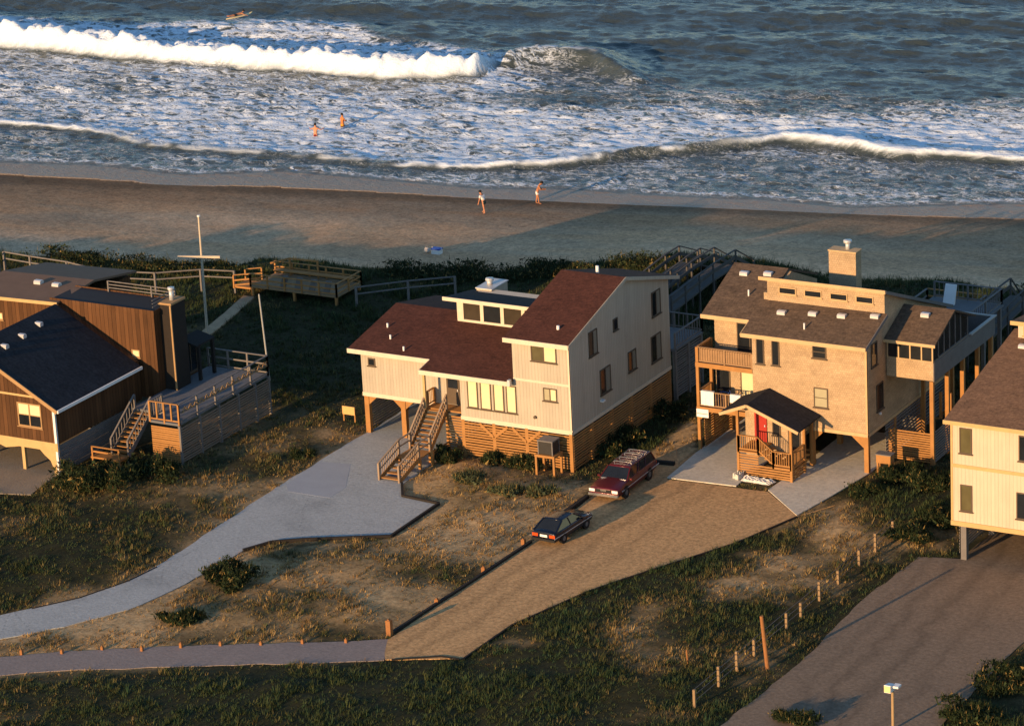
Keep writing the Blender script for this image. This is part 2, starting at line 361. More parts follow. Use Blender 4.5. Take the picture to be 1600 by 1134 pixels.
def build_ground():
    ax = axis(-75, 45, 0.4, 1800); ay = axis(-45, 75, 0.4, 1800)
    X, Y = np.meshgrid(ax, ay); Z = ground_z(X, Y)
    u, v = uv_of(X, Y); e = np.interp(u, VU, VV)
    d = dryness(X, Y)[..., None]
    soil_g = np.array([0.036, 0.034, 0.015]); soil_d = np.array([0.50, 0.335, 0.165])
    d = sstep(.22, .95, d); c = soil_g*(1-d)+soil_d*d
    n1 = vnoise(X*0.35, Y, 6.0, 41, 4)[..., None]; n2 = vnoise(u*0.3, v, 3.0, 47, 4)[..., None]
    sand = np.array([0.54, 0.325, 0.175])*(0.62+0.66*n1)+(np.array([-0.05, 0.005, 0.025])*(sstep(0.42, 0.72, n2)))
    near = sstep(12, 0, v-e)[..., None]; sand = sand*(1+0.22*near)+np.array([0.0, 0.01, 0.02])*near
    wet = (.5*sstep(50, 59, v)+.5*sstep(58.5, 61, v))[..., None]; sand = sand*(1-0.62*wet)
    s = sstep(-0.8, 0.8, v-e+3.0*(vnoise(X, Y, 2.2, 51, 3)-0.5))[..., None]
    c = c*(1-s)+sand*s
    o = grid_mesh('ground', X, Y, Z, vcol('soil_and_sand', 0.95, 0.70, 5.0, 1.0), {'Col': c})
    tag(o, kind='structure')
build_ground()

def paving(mat_name, name, poly, z, col1, col2, scale, speck, jit=0.0, tracks=None, crack=0.0):
    m_, t, b = _nodes(mat_name)
    tc = N(t, 'ShaderNodeTexCoord')
    n1 = N(t, 'ShaderNodeTexNoise', Scale=0.25, Detail=5.0, Roughness=0.6); n2 = N(t, 'ShaderNodeTexNoise', Scale=scale, Detail=3.0, Roughness=0.8)
    n3 = N(t, 'ShaderNodeTexNoise', Scale=1.1, Detail=4.0, Roughness=0.7)
    for n in (n1, n2, n3): t.links.new(tc.outputs['Object'], n.inputs['Vector'])
    c = mix(t, n1.outputs[0], col1, col2)
    v = mth(t, 'ADD', mth(t, 'MULTIPLY_ADD', n2.outputs[0], 2*speck, 1-speck), mth(t, 'MULTIPLY_ADD', n3.outputs[0], 0.36, -0.18))
    if tracks:                                                   # worn wheel tracks and sand drifted between them
        (ax_, ay_), (bx_, by_) = tracks; L_ = math.hypot(bx_-ax_, by_-ay_); nx_, ny_ = -(by_-ay_)/L_, (bx_-ax_)/L_
        sp = N(t, 'ShaderNodeSeparateXYZ'); t.links.new(tc.outputs['Object'], sp.inputs[0])
        o_ = mth(t, 'ADD', mth(t, 'MULTIPLY', mth(t, 'SUBTRACT', sp.outputs[0], ax_), nx_), mth(t, 'MULTIPLY', mth(t, 'SUBTRACT', sp.outputs[1], ay_), ny_))
        o_ = mth(t, 'ADD', o_, mth(t, 'MULTIPLY_ADD', n1.outputs[0], 3.0, -1.5))
        for off, am in ((-.75, .22), (.75, .22), (-2.6, .14), (2.2, .12)):
            g_ = mth(t, 'POWER', 2.718, mth(t, 'MULTIPLY', mth(t, 'POWER', mth(t, 'ABSOLUTE', mth(t, 'DIVIDE', mth(t, 'SUBTRACT', o_, off), .32)), 2.0), -1.0))
            v = mth(t, 'MULTIPLY', v, mth(t, 'SUBTRACT', 1.0, mth(t, 'MULTIPLY', g_, mth(t, 'MULTIPLY', n3.outputs[0], am*2))))
    if crack:
        vo = N(t, 'ShaderNodeTexVoronoi', feature='DISTANCE_TO_EDGE', Scale=crack); mp_ = N(t, 'ShaderNodeMixRGB'); mp_.inputs[0].default_value = .35
        t.links.new(tc.outputs['Object'], mp_.inputs[1]); t.links.new(n3.outputs['Color'], mp_.inputs[2]); t.links.new(tc.outputs['Object'], vo.inputs['Vector'])
        ck = mth(t, 'LESS_THAN', mth(t, 'ADD', vo.outputs[0], mth(t, 'MULTIPLY_ADD', n2.outputs[0], .03, -.012)), .012*crack/.3)
        st_ = N(t, 'ShaderNodeMapRange'); t.links.new(n1.outputs[0], st_.inputs[0]); st_.inputs[1].default_value = .55; st_.inputs[2].default_value = .75; st_.inputs[3].default_value = 1.0; st_.inputs[4].default_value = .8
        v = mth(t, 'MULTIPLY', mth(t, 'MULTIPLY', v, st_.outputs[0]), mth(t, 'SUBTRACT', 1.0, mth(t, 'MULTIPLY', ck, .16)))
    t.links.new(mix(t, 1.0, c, v, 'MULTIPLY'), b.inputs['Base Color'])
    b.inputs['Roughness'].default_value = 0.95; b.inputs['Specular IOR Level'].default_value = 0.15
    bp = N(t, 'ShaderNodeBump', Strength=0.5, Distance=0.03); t.links.new(n2.outputs[0], bp.inputs['Height']); t.links.new(bp.outputs[0], b.inputs['Normal'])
    if jit:
        pr = random.Random(len(poly)); q_ = []
        for i in range(len(poly)):
            a, b_ = poly[i], poly[(i+1) % len(poly)]; k = max(1, int(math.hypot(b_[0]-a[0], b_[1]-a[1])/0.7)); q_.append(a)
            for j in range(1, k): q_.append((a[0]+(b_[0]-a[0])*j/k+pr.uniform(-jit, jit), a[1]+(b_[1]-a[1])*j/k+pr.uniform(-jit, jit)))
        poly = q_
    mb = MB(); mb.slab([(x, y, z) for x, y in poly], 0.06); o = mb.build(name, m_)
    return tag(o, kind='structure')
paving('grey_chippings', 'grey_driveway', DRIVE_GREY, 0.012, (0.44, 0.455, 0.435), (0.34, 0.355, 0.345), 5.5, 0.5, jit=0.07, crack=0.12)
paving('worn_asphalt', 'road', ROAD, 0.008, (0.29, 0.235, 0.205), (0.22, 0.195, 0.185), 5.0, 0.45, jit=0.07)
paving('tan_gravel', 'gravel_driveway', DRIVE_TAN, 0.016, (0.60, 0.355, 0.155), (0.49, 0.30, 0.14), 4.2, 0.95, jit=0.07, tracks=(G(650,1010), G(1030,765)))
CONC = [(0.66, 0.60, 0.47), (0.50, 0.46, 0.38)]
paving('concrete_a', 'concrete_pad', SLAB_L, 0.05, *CONC, 4.0, 0.4)
paving('concrete_b', 'concrete_pad', SLAB_R, 0.05, *CONC, 4.0, 0.4)
paving('concrete_c', 'concrete_pad', SLAB_H, 0.03, (0.30, 0.25, 0.19), (0.24, 0.20, 0.15), 8.0, 0.18)
paving('mauve_gravel', 'gravel_forecourt', DRIVE_R, 0.010, (0.25, 0.182, 0.122), (0.19, 0.148, 0.108), 4.5, 0.7, jit=0.07, tracks=(G(1290,1130), G(1500,900)))
mb = MB(); mb.slab([(*G(447,757),0.018),(*G(500,722),0.018),(*G(548,725),0.018),(*G(540,762),0.018),(*G(515,778),0.018),(*G(450,768),0.018)], 0.02)
tag(mb.build('driveway_patch', plain('pale_concrete_patch', (0.34, 0.36, 0.38), 0.9, 0.12, 1.0, 0.1)), kind='structure')
# worn sand path to the beach platform
pm = MB()
for i in range(3):
    (x0, y0), (x1, y1) = PATH[i], PATH[i+1]; w = 0.42
    a = (x0-w, y0, gz(x0, y0)+0.10); b_ = (x0+w, y0, gz(x0, y0)+0.10); c_ = (x1+w, y1, gz(x1, y1)+0.10); d_ = (x1-w, y1, gz(x1, y1)+0.10)
    pm.add([a, b_, c_, d_, *[(q[0], q[1], q[2]-0.5) for q in (a, b_, c_, d_)]], [(0,1,2,3),(0,4,5,1),(2,6,7,3),(1,5,6,2),(3,7,4,0)])
tag(pm.build('sand_path', plain('trodden_sand', (0.42, 0.29, 0.17), 0.95, 0.3, 2.5, 0.25)), kind='structure')

# ------------------------------------------------------------------ sea
def poly_i(L, u): a = np.array(L); return np.interp(u, a[:, 0], a[:, 1])
BRLO = [(-300,104),(-85,101.7),(-80.9,101),(-74.8,99.8),(-68.1,98.5),(-63,97.7),(-58.4,96.7),(-52.3,96.1),(-46.1,95.1),(-41.7,95.6),(-38.6,96.5),(-37.2,98.8)]
BRUP = [(-300,114),(-90.4,112.8),(-85.3,110.3),(-78.2,107.3),(-71.1,105.5),(-64.7,104.8),(-61.2,103.8),(-54.9,103.1),(-48.6,102),(-43.8,101.6),(-40.5,102.2),(-37.5,103.5)]
WISP = [(-300,114),(-90.4,112.8),(-83.1,111),(-75,111.4),(-67.7,115.2),(-61.5,116.9),(-57.1,115.9),(-51.1,108.7),(-43.4,107.2),(-37.7,104.2),(-34.6,105.2),(-26.9,98.8),(-21.5,97.3),(-15.7,95.9),(-6.2,96.2),(0.7,93.4),(7.8,96.7),(300,96)]
SB = [(-300,80),(-73.2,77.2),(-67,76.4),(-62.4,75.1),(-57.8,72.2),(-48.1,71.2),(-41.4,70.6),(-36.8,69.4),(-31.5,69.4),(-24.3,70.8),(-20.8,72.8),(-17.9,75),(-11.1,78.2),(-7.7,80.2),(-3.9,79.6),(1.5,77.5),(6.4,77.7),(11.3,77.1),(300,78)]
SHORE = [(-300,62.5),(-66.1,62.7),(-55,62.3),(-52.5,61.4),(-44.5,62.4),(-37.2,62.2),(-31.5,62),(-21.2,61.1),(-14,61.5),(-7.8,61.7),(-2.4,61.1),(4.9,61.8),(14,62.4),(300,62)]
FOAMIN = [(-300,67),(-68.1,66.9),(-60,67.3),(-51.1,65.6),(-44,67.7),(-35.7,66.5),(-27.6,65.3),(-20.3,66),(-12.7,65.4),(-5.4,65.5),(1.1,64.4),(6.4,65.7),(13.1,67.2),(300,66)]
CREST = [(-37.7,100.3),(-34.1,103.2),(-29.7,102.4),(-27.3,100),(-23.5,96.6)]
def build_sea():
    fu = np.arange(-100, 25, 0.25); au = np.concatenate([[-100-1700*(i/12.)**3 for i in range(12, 0, -1)], fu, [25+1700*(i/12.)**3 for i in range(0, 13)]])
    fv = np.arange(58, 140, 0.22); av = np.concatenate([fv, [140+5000*(i/30.)**3 for i in range(0, 31)]])
    U, V = np.meshgrid(au, av)
    lo = poly_i(BRLO, U); up = poly_i(BRUP, U); wi = poly_i(WISP, U); sb = poly_i(SB, U); sh = poly_i(SHORE, U); fi = poly_i(FOAMIN, U); cr = poly_i(CREST, U)
    wob = 0.7*(vnoise(U, V, 1.6, 61, 3)-0.5)
    n = lambda s, k, o=3, ax=1.0: vnoise(U*ax, V, s, k, o)
    isb = sstep(-37.0, -38.5, U)                                 # broken part
    depth = sstep(64, 92, V)
    # open-water chop: short crests running along the shore with a slight slant
    inz = sstep(2, -3, V-wi)
    h = 0.52*(n(3.1, 71, 3, 0.38)-0.5)*depth*(1-.6*inz)+(0.38-.05*inz)*(vnoise(U*0.45+V*0.25, V, 1.2, 73, 2)-0.5)*depth+(0.18+.12*inz)*(n(0.6, 75, 2, 0.7)-0.5)
    h = h+0.25*np.sin((V+3*n(14, 77, 2))*2*math.pi/11.0)*sstep(100, 112, V)
    # breaking roller: abrupt front, ragged back
    dl = V-(lo+0.6*wob)
    roll_ = sstep(0, 0.9, dl)*np.exp(-np.clip(dl-2.6, 0, 99)/3.2)*(1-.12*np.clip(dl-.9, 0, 1.7))
    h = h+isb*roll_*(1.65+0.35*sstep(-72, -86, U)+1.5*(n(0.7, 81, 3)-0.5)+1.0*(n(2.2, 82, 2)-.5))
    # shoulder of the same wave, not yet broken
    ish = sstep(-38.0, -36.6, U)*sstep(-22.5, -29.5, U)
    dc = V-cr
    h = h+ish*1.35*np.where(dc < 0, np.exp(-(dc/1.25)**2), np.exp(-(dc/4.0)**2))
    # shore break
    ds = V-(sb+0.5*wob)
    amp = 0.26+0.30*sstep(-32, -20, U)+0.22*np.exp(-((U+6)/8)**2)
    h = h+amp*np.where(ds < 0, np.exp(-(ds/0.55)**2), np.exp(-(ds/2.2)**2))*(0.8+0.4*n(2, 83))
    shallow = sstep(sh, sh+7, V); h = h*np.where(V < sb-1, np.maximum(shallow, 0.05), 1)
    # thin swash climbing the sand, ends along the shore line
    z = -3.0+h-0.035*sstep(3, 0, V-sh)
    z = np.where(V < sh+0.3*wob, -3.35, z)
    X, Y = xy_of(U, V)
    # foam cover
    solid = isb*sstep(0, 0.35, dl)*sstep(0.6, -1.2, V-(up+2.2*wob))
    solid = solid*sstep(.30, .46, n(.8, 86, 3)+.30*np.clip(2.4-dl, 0, 2))
    solid = np.maximum(solid, ish*0.8*sstep(.5, 0.1, np.abs(dc-0.1+wob*.5))*(n(1.2, 85) > 0.5)*sstep(-28, -33, U))
    tk = 0.15+0.5*n(5, 87, 2)*1.3+0.55*sstep(-8.6, -6.5, U)*sstep(5, -4, U)
    weak = 0.62+0.38*np.clip(sstep(-60, -66, U)+sstep(-40, -33, U), 0, 1)
    sband = sstep(-0.55, -0.25, ds)*sstep(tk+0.5, tk-0.35, ds)*weak
    sband = sband*np.clip(sstep(.34, .52, n(2.6, 97, 3))+sstep(-14, -8, U)+sstep(-62, -68, U), 0, 1)
    solid = np.maximum(solid, sband)
    lace = sstep(1.5, -2.0, V-(wi+2.0*wob))*sstep(-0.6, 1.0, V-sb)
    amt = 0.47+0.40*(n(5, 89, 3)-0.5)
    amt = np.where(isb > 0.5, np.where(V > up, 0.52, 0.42+0.12*sstep(-74, -50, U)*sstep(93, 80, V)+.34*(n(4, 93, 3)-.5)), amt)
    rightlow = sstep(-37, -30, U)
    amt = amt-0.27*rightlow*sstep(86, 91, V)+0.10*rightlow*sstep(87, 83, V)-0.2*np.exp(-((V-lo-0)/0.9)**2)*isb
    amt = amt+0.14*sstep(-4, 6, U)*sstep(80, 84, V)*sstep(95, 90, V)
    lacef = lace*amt
    inner = sstep(0.3, -0.8, V-sb)*sstep(-0.8, 0.8, V-fi)*(0.24+0.36*(n(3.5, 91, 3, 0.6)-0.5))
    inner = inner*(1-0.75*np.exp(-((V-sb+0.9)/0.75)**2))
    edge = 0.42*np.exp(-((V-fi+0.1*wob)/0.7)**2)
    film = sstep(0.5, -0.5, V-fi)
    cov = np.clip(np.maximum(np.maximum(lacef, inner), edge*0.9), 0, 1)
    col = np.stack([cov, np.clip(solid, 0, 1), np.clip(film, 0, 1)], -1)
    m_, t, b = _nodes('sea_water')
    at = N(t, 'ShaderNodeAttribute', attribute_name='Foam'); sp = N(t, 'ShaderNodeSeparateColor'); t.links.new(at.outputs['Color'], sp.inputs[0])
    tc = N(t, 'ShaderNodeTexCoord'); mp = N(t, 'ShaderNodeMapping'); mp.inputs['Rotation'].default_value = (0, 0, -math.radians(11.1)); mp.inputs['Scale'].default_value = (0.55, 1.0, 1.0)
    t.links.new(tc.outputs['Object'], mp.inputs[0])
    n1 = N(t, 'ShaderNodeTexNoise', Scale=1.0, Detail=4.0, Roughness=0.6, Distortion=0.9); n2 = N(t, 'ShaderNodeTexNoise', Scale=3.2, Detail=3.0, Roughness=0.65, Distortion=0.8)
    for q in (n1, n2): t.links.new(mp.outputs[0], q.inputs['Vector'])
    r1 = mth(t, 'SUBTRACT', 1.0, mth(t, 'MULTIPLY', mth(t, 'ABSOLUTE', mth(t, 'SUBTRACT', n1.outputs[0], 0.5)), 5.0))     # ridged: foam strings
    r2 = mth(t, 'SUBTRACT', 1.0, mth(t, 'MULTIPLY', mth(t, 'ABSOLUTE', mth(t, 'SUBTRACT', n2.outputs[0], 0.5)), 4.5))
    pat = mth(t, 'ADD', mth(t, 'MULTIPLY', r1, 0.62), mth(t, 'MULTIPLY', r2, 0.38))
    th = mth(t, 'SUBTRACT', 1.0, sp.outputs[0])
    f = N(t, 'ShaderNodeMapRange', interpolation_type='SMOOTHSTEP'); t.links.new(mth(t, 'SUBTRACT', pat, th), f.inputs[0]); f.inputs[1].default_value = -0.12; f.inputs[2].default_value = 0.32
    lac = mth(t, 'MULTIPLY', f.outputs[0], mth(t, 'GREATER_THAN', sp.outputs[0], 0.02))
    foam = mth(t, 'MAXIMUM', lac, mth(t, 'MULTIPLY', sp.outputs[1], 1.0)); foam = mth(t, 'MINIMUM', foam, 1.0)
    deep = mix(t, sp.outputs[2], (0.045, 0.060, 0.060), (0.24, 0.19, 0.14))
    silt = mix(t, mth(t, 'MULTIPLY', mth(t, 'GREATER_THAN', sp.outputs[0], 0.02), 0.7), deep, (0.062, 0.078, 0.076))
    fcol = mix(t, n2.outputs[0], (0.62, 0.74, 0.86), (0.84, 0.92, 0.98))
    t.links.new(mix(t, foam, silt, fcol), b.inputs['Base Color'])
    rr = mth(t, 'ADD', mth(t, 'MULTIPLY_ADD', sp.outputs[2], .22, .16), mth(t, 'MULTIPLY', foam, 0.6)); t.links.new(rr, b.inputs['Roughness']); b.inputs['IOR'].default_value = 1.33
    bh = mth(t, 'ADD', mth(t, 'MULTIPLY', n2.outputs[0], 0.5), mth(t, 'MULTIPLY', foam, 0.5))
    bp = N(t, 'ShaderNodeBump', Strength=0.8, Distance=0.28); t.links.new(bh, bp.inputs['Height']); t.links.new(bp.outputs[0], b.inputs['Normal'])
    o = grid_mesh('sea', X, Y, z, m_, {'Foam': col}); tag(o, kind='structure')
build_sea()

# ------------------------------------------------------------------ vegetation
rng = np.random.default_rng(7)
def tri_mesh(name, V, mat, col, loc=(0, 0, 0), parent=None):
    n = len(V)//3
    me = bpy.data.meshes.new(name); me.vertices.add(len(V)); me.vertices.foreach_set('co', (V-np.array(loc)).astype(np.float32).ravel())
    me.loops.add(len(V)); me.loops.foreach_set('vertex_index', np.arange(len(V), dtype=np.int32))
    me.polygons.add(n); me.polygons.foreach_set('loop_start', np.arange(0, len(V), 3, dtype=np.int32)); me.polygons.foreach_set('loop_total', np.full(n, 3, dtype=np.int32))
    me.update(calc_edges=True)
    at = me.attributes.new('Col', 'FLOAT_COLOR', 'POINT'); at.data.foreach_set('color', np.concatenate([col, np.ones((len(V), 1))], 1).astype(np.float32).ravel())
    me.materials.append(mat)
    o = bpy.data.objects.new(name, me); COL.objects.link(o)
    if parent is not None: o.parent = parent
    else: o.location = loc
    return o
LEAFMAT = vcol('grass_blades', 0.8, 0)
def build_grass(n=330000):
    x = rng.uniform(-68, 42, n); y = rng.uniform(-58, 46, n)
    u, v = uv_of(x, y); e = np.interp(u, VU, VV)
    # keep inside what the camera could see from anywhere near
    a = (x-CAM[0])*_R[0]+(y-CAM[1])*_R[1]; b = (x-CAM[0])*_F[0]+(y-CAM[1])*_F[1]
    k = (a < b*0.165+3) & (a > -b*0.24-3) & (v < e+0.6+2.5*(vnoise(x, y, 2.2, 51, 3)-0.5)*1.4)
    for p in PAVED: k &= ~inside(p, x, y)
    for p in FOOT: k &= ~inside([(q[0], q[1]) for q in p], x, y)
    k &= dist(PATH, x, y, False) > 0.45
    d = dryness(x, y); k &= rng.uniform(0, 1, n) < np.clip(1.6-1.2*d, 0.12, 1)*(.55+.6*sstep(.3, .6, vnoise(x, y, 1.4, 64, 2)))
    x, y, d = x[k], y[k], d[k]; n = len(x); z = ground_z(x, y)
    B = 7
    clump = sstep(.35, .7, vnoise(x, y, 1.4, 64, 2)); hgt = (0.06+0.20*rng.uniform(0, 1, n)**1.8)*(0.6+0.85*clump)*(1.2-0.5*d)*(1+.5*sstep(14, 26, v[k]))
    th = rng.uniform(0, 2*math.pi, (n, B)); r = rng.uniform(0.0, 0.16, (n, B)); lean = rng.uniform(0.05, 0.3, (n, B)); w = rng.uniform(0.012, 0.030, (n, B))
    bx = x[:, None]+r*np.cos(th); by = y[:, None]+r*np.sin(th); th2 = th+rng.uniform(-1, 1, (n, B)); hh = hgt[:, None]*rng.uniform(0.6, 1.15, (n, B))
    px, py = -np.sin(th2)*w, np.cos(th2)*w; zz = np.repeat(z[:, None], B, 1)-0.03
    V = np.stack([np.stack([bx-px, by-py, zz], -1), np.stack([bx+px, by+py, zz], -1), np.stack([bx+lean*hh/0.3*np.cos(th2), by+lean*hh/0.3*np.sin(th2), zz+hh], -1)], 2).reshape(-1, 3)
    g = np.array([0.078, 0.088, 0.028]); g2 = np.array([0.030, 0.064, 0.030]); s = np.array([0.50, 0.33, 0.13]); br = np.array([0.20, 0.105, 0.036])
    q = rng.uniform(0, 1, (n, 1)); mixg = g*q+g2*(1-q); mixd = s*q+br*(1-q)
    dd = np.clip(d[:, None]+rng.uniform(-0.28, 0.28, (n, 1)), 0, 1); dd = sstep(0.15, 0.85, dd)
    c = (mixg*(1-dd)+mixd*dd)*rng.uniform(0.5, 1.2, (n, 1))
    c = np.repeat(c, B*3, 0)
    o = tri_mesh('dune_grass', V, LEAFMAT, c)
    tag(o, 'rough olive and straw coloured dune grass covering the ground around the houses', 'grass', kind='stuff')
build_grass()

def shrub(px, py, w, h, label, depth=None, tone=(0.020, 0.030, 0.012), n=1500, straw=0.08, group='shrubs around the beach houses', at=None):
    x, y = at or G(px, py); z = gz(x, y)
    n = int(n*2.2); root = thing('shrub', label, 'shrub', (x, y, z), group=group)
    dpt = depth or w
    lob = 7+int(w*2); cx = rng.uniform(-0.5, 0.5, lob)*w*0.75; cy = rng.uniform(-0.5, 0.5, lob)*dpt*0.75; cz = rng.uniform(0.25, 0.72, lob)*h; rr = rng.uniform(0.22, 0.42, lob)
    k = rng.integers(0, lob, n); dv = rng.normal(0, 1, (n, 3)); dv /= np.linalg.norm(dv, axis=1)[:, None]; rad = rng.uniform(0.35, 1.05, n)**0.5
    far_ = rng.uniform(0, 1, n)**3*0.9+0.8
    c = np.stack([cx[k]+dv[:, 0]*rr[k]*rad*w*0.62*far_, cy[k]+dv[:, 1]*rr[k]*rad*dpt*0.62*far_, np.maximum(0.03, cz[k]+dv[:, 2]*rr[k]*rad*h*0.8)], -1)
    c[:, 2] *= 0.55+0.75*vnoise(c[:, 0]+x, c[:, 1]+y, 0.6, 5, 2)
    n_ = n; s = rng.uniform(0.035, 0.085, (n, 1)); d1 = rng.normal(0, 1, (n, 3)); d2 = rng.normal(0, 1, (n, 3))
    spr = (rng.uniform(0, 1, (n, 1)) < .38)*1.0; up_ = np.array([[0, 0, 1.]])*rng.uniform(.12, .34, (n, 1))*spr
    V = np.stack([c+d1*s*(1-.72*spr), c+d2*s*(1-.72*spr), c-(d1+d2)*s*0.6*(1-.8*spr)+up_+d1*s*spr], 1).reshape(-1, 3)
    col = np.array(tone)*rng.uniform(0.5, 1.6, (n, 1)); st = rng.uniform(0, 1, (n, 1)) < straw; col = np.where(st, np.array([0.22, 0.15, 0.05]), col)
    tri_mesh('foliage', V, LEAFMAT, np.repeat(col, 3, 0), parent=root)
    sb_ = MB()
    for i in range(min(lob, 6)): sb_.tube((x, y, z-0.1), (x+cx[i], y+cy[i], z+cz[i]), 0.035, 0.012, 5)
    sb_.build('stem', plain('shrub_stem', (0.09, 0.06, 0.035)), root)
    return root
SH = [
 (128,770,3.6,1.9,'large dark green shrub at the near corner of the dark brown house',3.0,2600),
 (175,765,3.0,1.5,'wide dark green shrub right of the largest one, below the short wooden stairs',2.4,2200),
 (245,752,3.2,1.3,'mid green shrub in front of the lit lattice under the grey deck',2.2,2000),
 (352,915,3.0,1.2,'isolated dark rounded shrub between the grey driveway and the lower road',2.6,2600),
 (285,970,2.4,0.45,'low dark scrub just left of and below the isolated rounded shrub',1.8,1300),
 (770,722,1.4,0.75,'round green shrub before the orange lattice of the maroon roofed house',1.4,1200),
 (700,722,2.0,0.8,'dark shrub beside the underside of the wooden entry stairs',1.4,1200),
 (825,732,2.6,0.7,'low green shrub between the lattice and the air conditioner stand',1.5,1200),
 (735,752,1.7,0.4,'grey green bush on the straw slope right of the entry stairs',1.5,1000),
 (790,775,2.0,0.4,'spreading grey green bush in the straw slope, below the air conditioner stand',1.8,1200),
 (845,775,1.8,0.5,'grey green bush nearest the dark red station wagon nose',1.5,1000),
 (942,705,2.6,1.1,'dark shrub in the shadow of the pale side wall, beside the station wagon',2.0,1300),
 (985,688,2.4,1.0,'dark shrub farther along the shaded side wall of the pale house',1.8,1200),
 (1040,650,2.6,1.2,'dark shrub at the back corner of the shaded side wall',2.0,1200),
 (1345,775,2.0,0.6,'low dark shrub at the edge of the right concrete pad',1.6,1200),
 (1412,752,2.8,.9,'big dark green shrub below the screened porch, before the lattice',2.4,2400),
 (1455,765,2.6,1.0,'dark shrub right of the lattice under the screened porch',2.2,2000),
 (1465,820,2.4,0.8,'scrub beside the left wall of the cream house',2.2,1200),
 (1425,845,2.4,0.7,'low scrub at the head of the wire fence',1.8,1000),
 (470,715,1.6,0.5,'small clump by the upper edge of the grey driveway',1.2,600),
 (1510,1120,3.2,.7,'shrub on the bank at the lower right corner',2.4,1600),
 (1570,1075,3.4,.9,'taller shrub higher up the bank right of the forecourt',2.6,1800),
 (1240,1130,2.4,0.7,'low bush on the near edge of the mauve gravel forecourt',1.4,900),
]
for (px, py, w, h, lab, dp, n) in SH: shrub(px, py, w, h, lab, dp, n=n, **(dict(tone=(.062, .075, .038), straw=.15) if 'grey green' in lab else {}))
for i, (px, py, w) in enumerate([(1000,915,1.2),(1060,893,1.6),(1120,905,1.0),(1180,925,1.2),(730,868,0.8),(685,858,0.6),(640,1030,1.6),(560,1050,1.8),(1010,975,0.9),(1290,905,1.2)]):
    pass
# scrub line on the dune crest
for (x, y, w, h, lab) in [(-50,21.5,4,1.2,'dune shrub behind the boardwalk rail at the far left'),(-44.5,22.5,4.5,1.3,'dune shrub behind the sagging middle of the boardwalk rail'),(-39.5,24,3.5,1.2,'dune shrub just left of the beach platform'),
                    (-26,27.5,4.5,1.2,'dune shrub behind the rail right of the beach platform'),(-22,29.5,4.5,1.3,'dune shrub at the far end of the right hand rail'),(-17.5,31,4.5,1.3,'dune shrub seen over the box chimney of the maroon roofed house'),
                    (-12,34,5,1.5,'dune shrub seen behind the highest maroon roof'),(-4.5,33,4,1.5,'dark dune shrub beside the shingle house beach steps'),(16,36,5,1.6,'dark dune shrub behind the deck of the shingle house'),(20,33,5,1.6,'dark dune shrub right of the shingle house steps to the beach')]:
    shrub(0, 0, w*1.5, h*.62, lab, 3.2, n=2200, at=(x, y), tone=(0.028, 0.038, 0.016), straw=.1)

# ------------------------------------------------------------------ building parts
def window(parent, face, a0, a1, z0, z1, plane, panes=(GLASS,), fm=FRAME_D, w=0.06, rows=1, name='window', proud=0.05):
    """a window on a wall: face 'y' looks towards -Y at y=plane, face 'x' looks towards +X at x=plane"""
    def bx(mb, p0, p1, q0, q1, d0, d1):
        if face == 'y': mb.box(p0, plane-d1, q0, p1, plane-d0, q1)
        else: mb.box(plane+d0, p0, q0, plane+d1, p1, q1)
    mb = MB(); n = len(panes)
    bx(mb, a0, a1, z0, z0+w, -0.02, proud); bx(mb, a0, a1, z1-w, z1, -0.02, proud)
    bx(mb, a0-.06, a1+.06, z0-.05, z0, -0.02, proud+.05)
    st = (a1-a0)/n
    for i in range(n+1):
        c = a0+i*st; lo = c if i == 0 else c-w/2; hi = c if i == n else c+w/2
        if i == 0: hi = c+w
        if i == n: lo = c-w
        bx(mb, lo, hi, z0+w, z1-w, -0.02, proud)
    for r in range(1, rows):
        zc = z0+(z1-z0)*r/rows; bx(mb, a0+w, a1-w, zc-0.02, zc+0.02, -0.01, proud-0.01)
    f = mb.build(name, fm, parent)
    for i, pm_ in enumerate(panes):
        p = MB(); bx(p, a0+i*st+w*0.5, a0+(i+1)*st-w*0.5, z0+w*0.5, z1-w*0.5, 0.006, 0.022); p.build('pane', pm_, f)
    return f
def lattice_y(parent, x0, x1, y, z0, z1, mat=None, step=0.155, h=0.095, slope=0.0):
    mb = MB(); z = z0
    while z+h <= z1+1e-6:
        j = random.uniform(-0.012, 0.012); mb.box(x0, y, z+j, x1, y+0.03, z+h+j); z += step
    return mb.build('lattice_skirt', mat or WOOD, parent)
def lattice_x(parent, y0, y1, x, z0, z1, mat=None, step=0.155, h=0.095):
    mb = MB(); z = z0
    while z+h <= z1+1e-6:
        j = random.uniform(-0.012, 0.012); mb.box(x-0.03, y0, z+j, x, y1, z+h+j); z += step
    return mb.build('lattice_skirt', mat or WOOD, parent)
def pile(parent, x, y, z0, z1, r=0.14, mat=None, name='pile'):
    mb = MB(); mb.box(x-r, y-r, z0, x+r, y+r, z1); return mb.build(name, mat or WOOD, parent)
def brace_y(parent, x, y, z, dx, dz, mat=None):
    mb = MB(); mb.beam((x, y, z-dz), (x+dx, y, z), 0.06, 0.16); return mb.build('knee_brace', mat or WOOD, parent)
def gusset(parent, x, y, z, dx, dz, mat=None):
    """boarded triangular bracket under the floor beam, beside a pile"""
    mb = MB(); mb.prism([(x, z), (x+dx, z), (x, z-dz)], 'y', y, y+0.06); return mb.build('knee_brace', mat or WOOD, parent)
def vent(parent, x, y, z, h=0.28, r=0.07, name='roof_vent', mat=None):
    mb = MB(); mb.tube((x, y, z-0.15), (x, y, z+h), r, r, 8); return mb.build(name, mat or WHITE, parent, True)
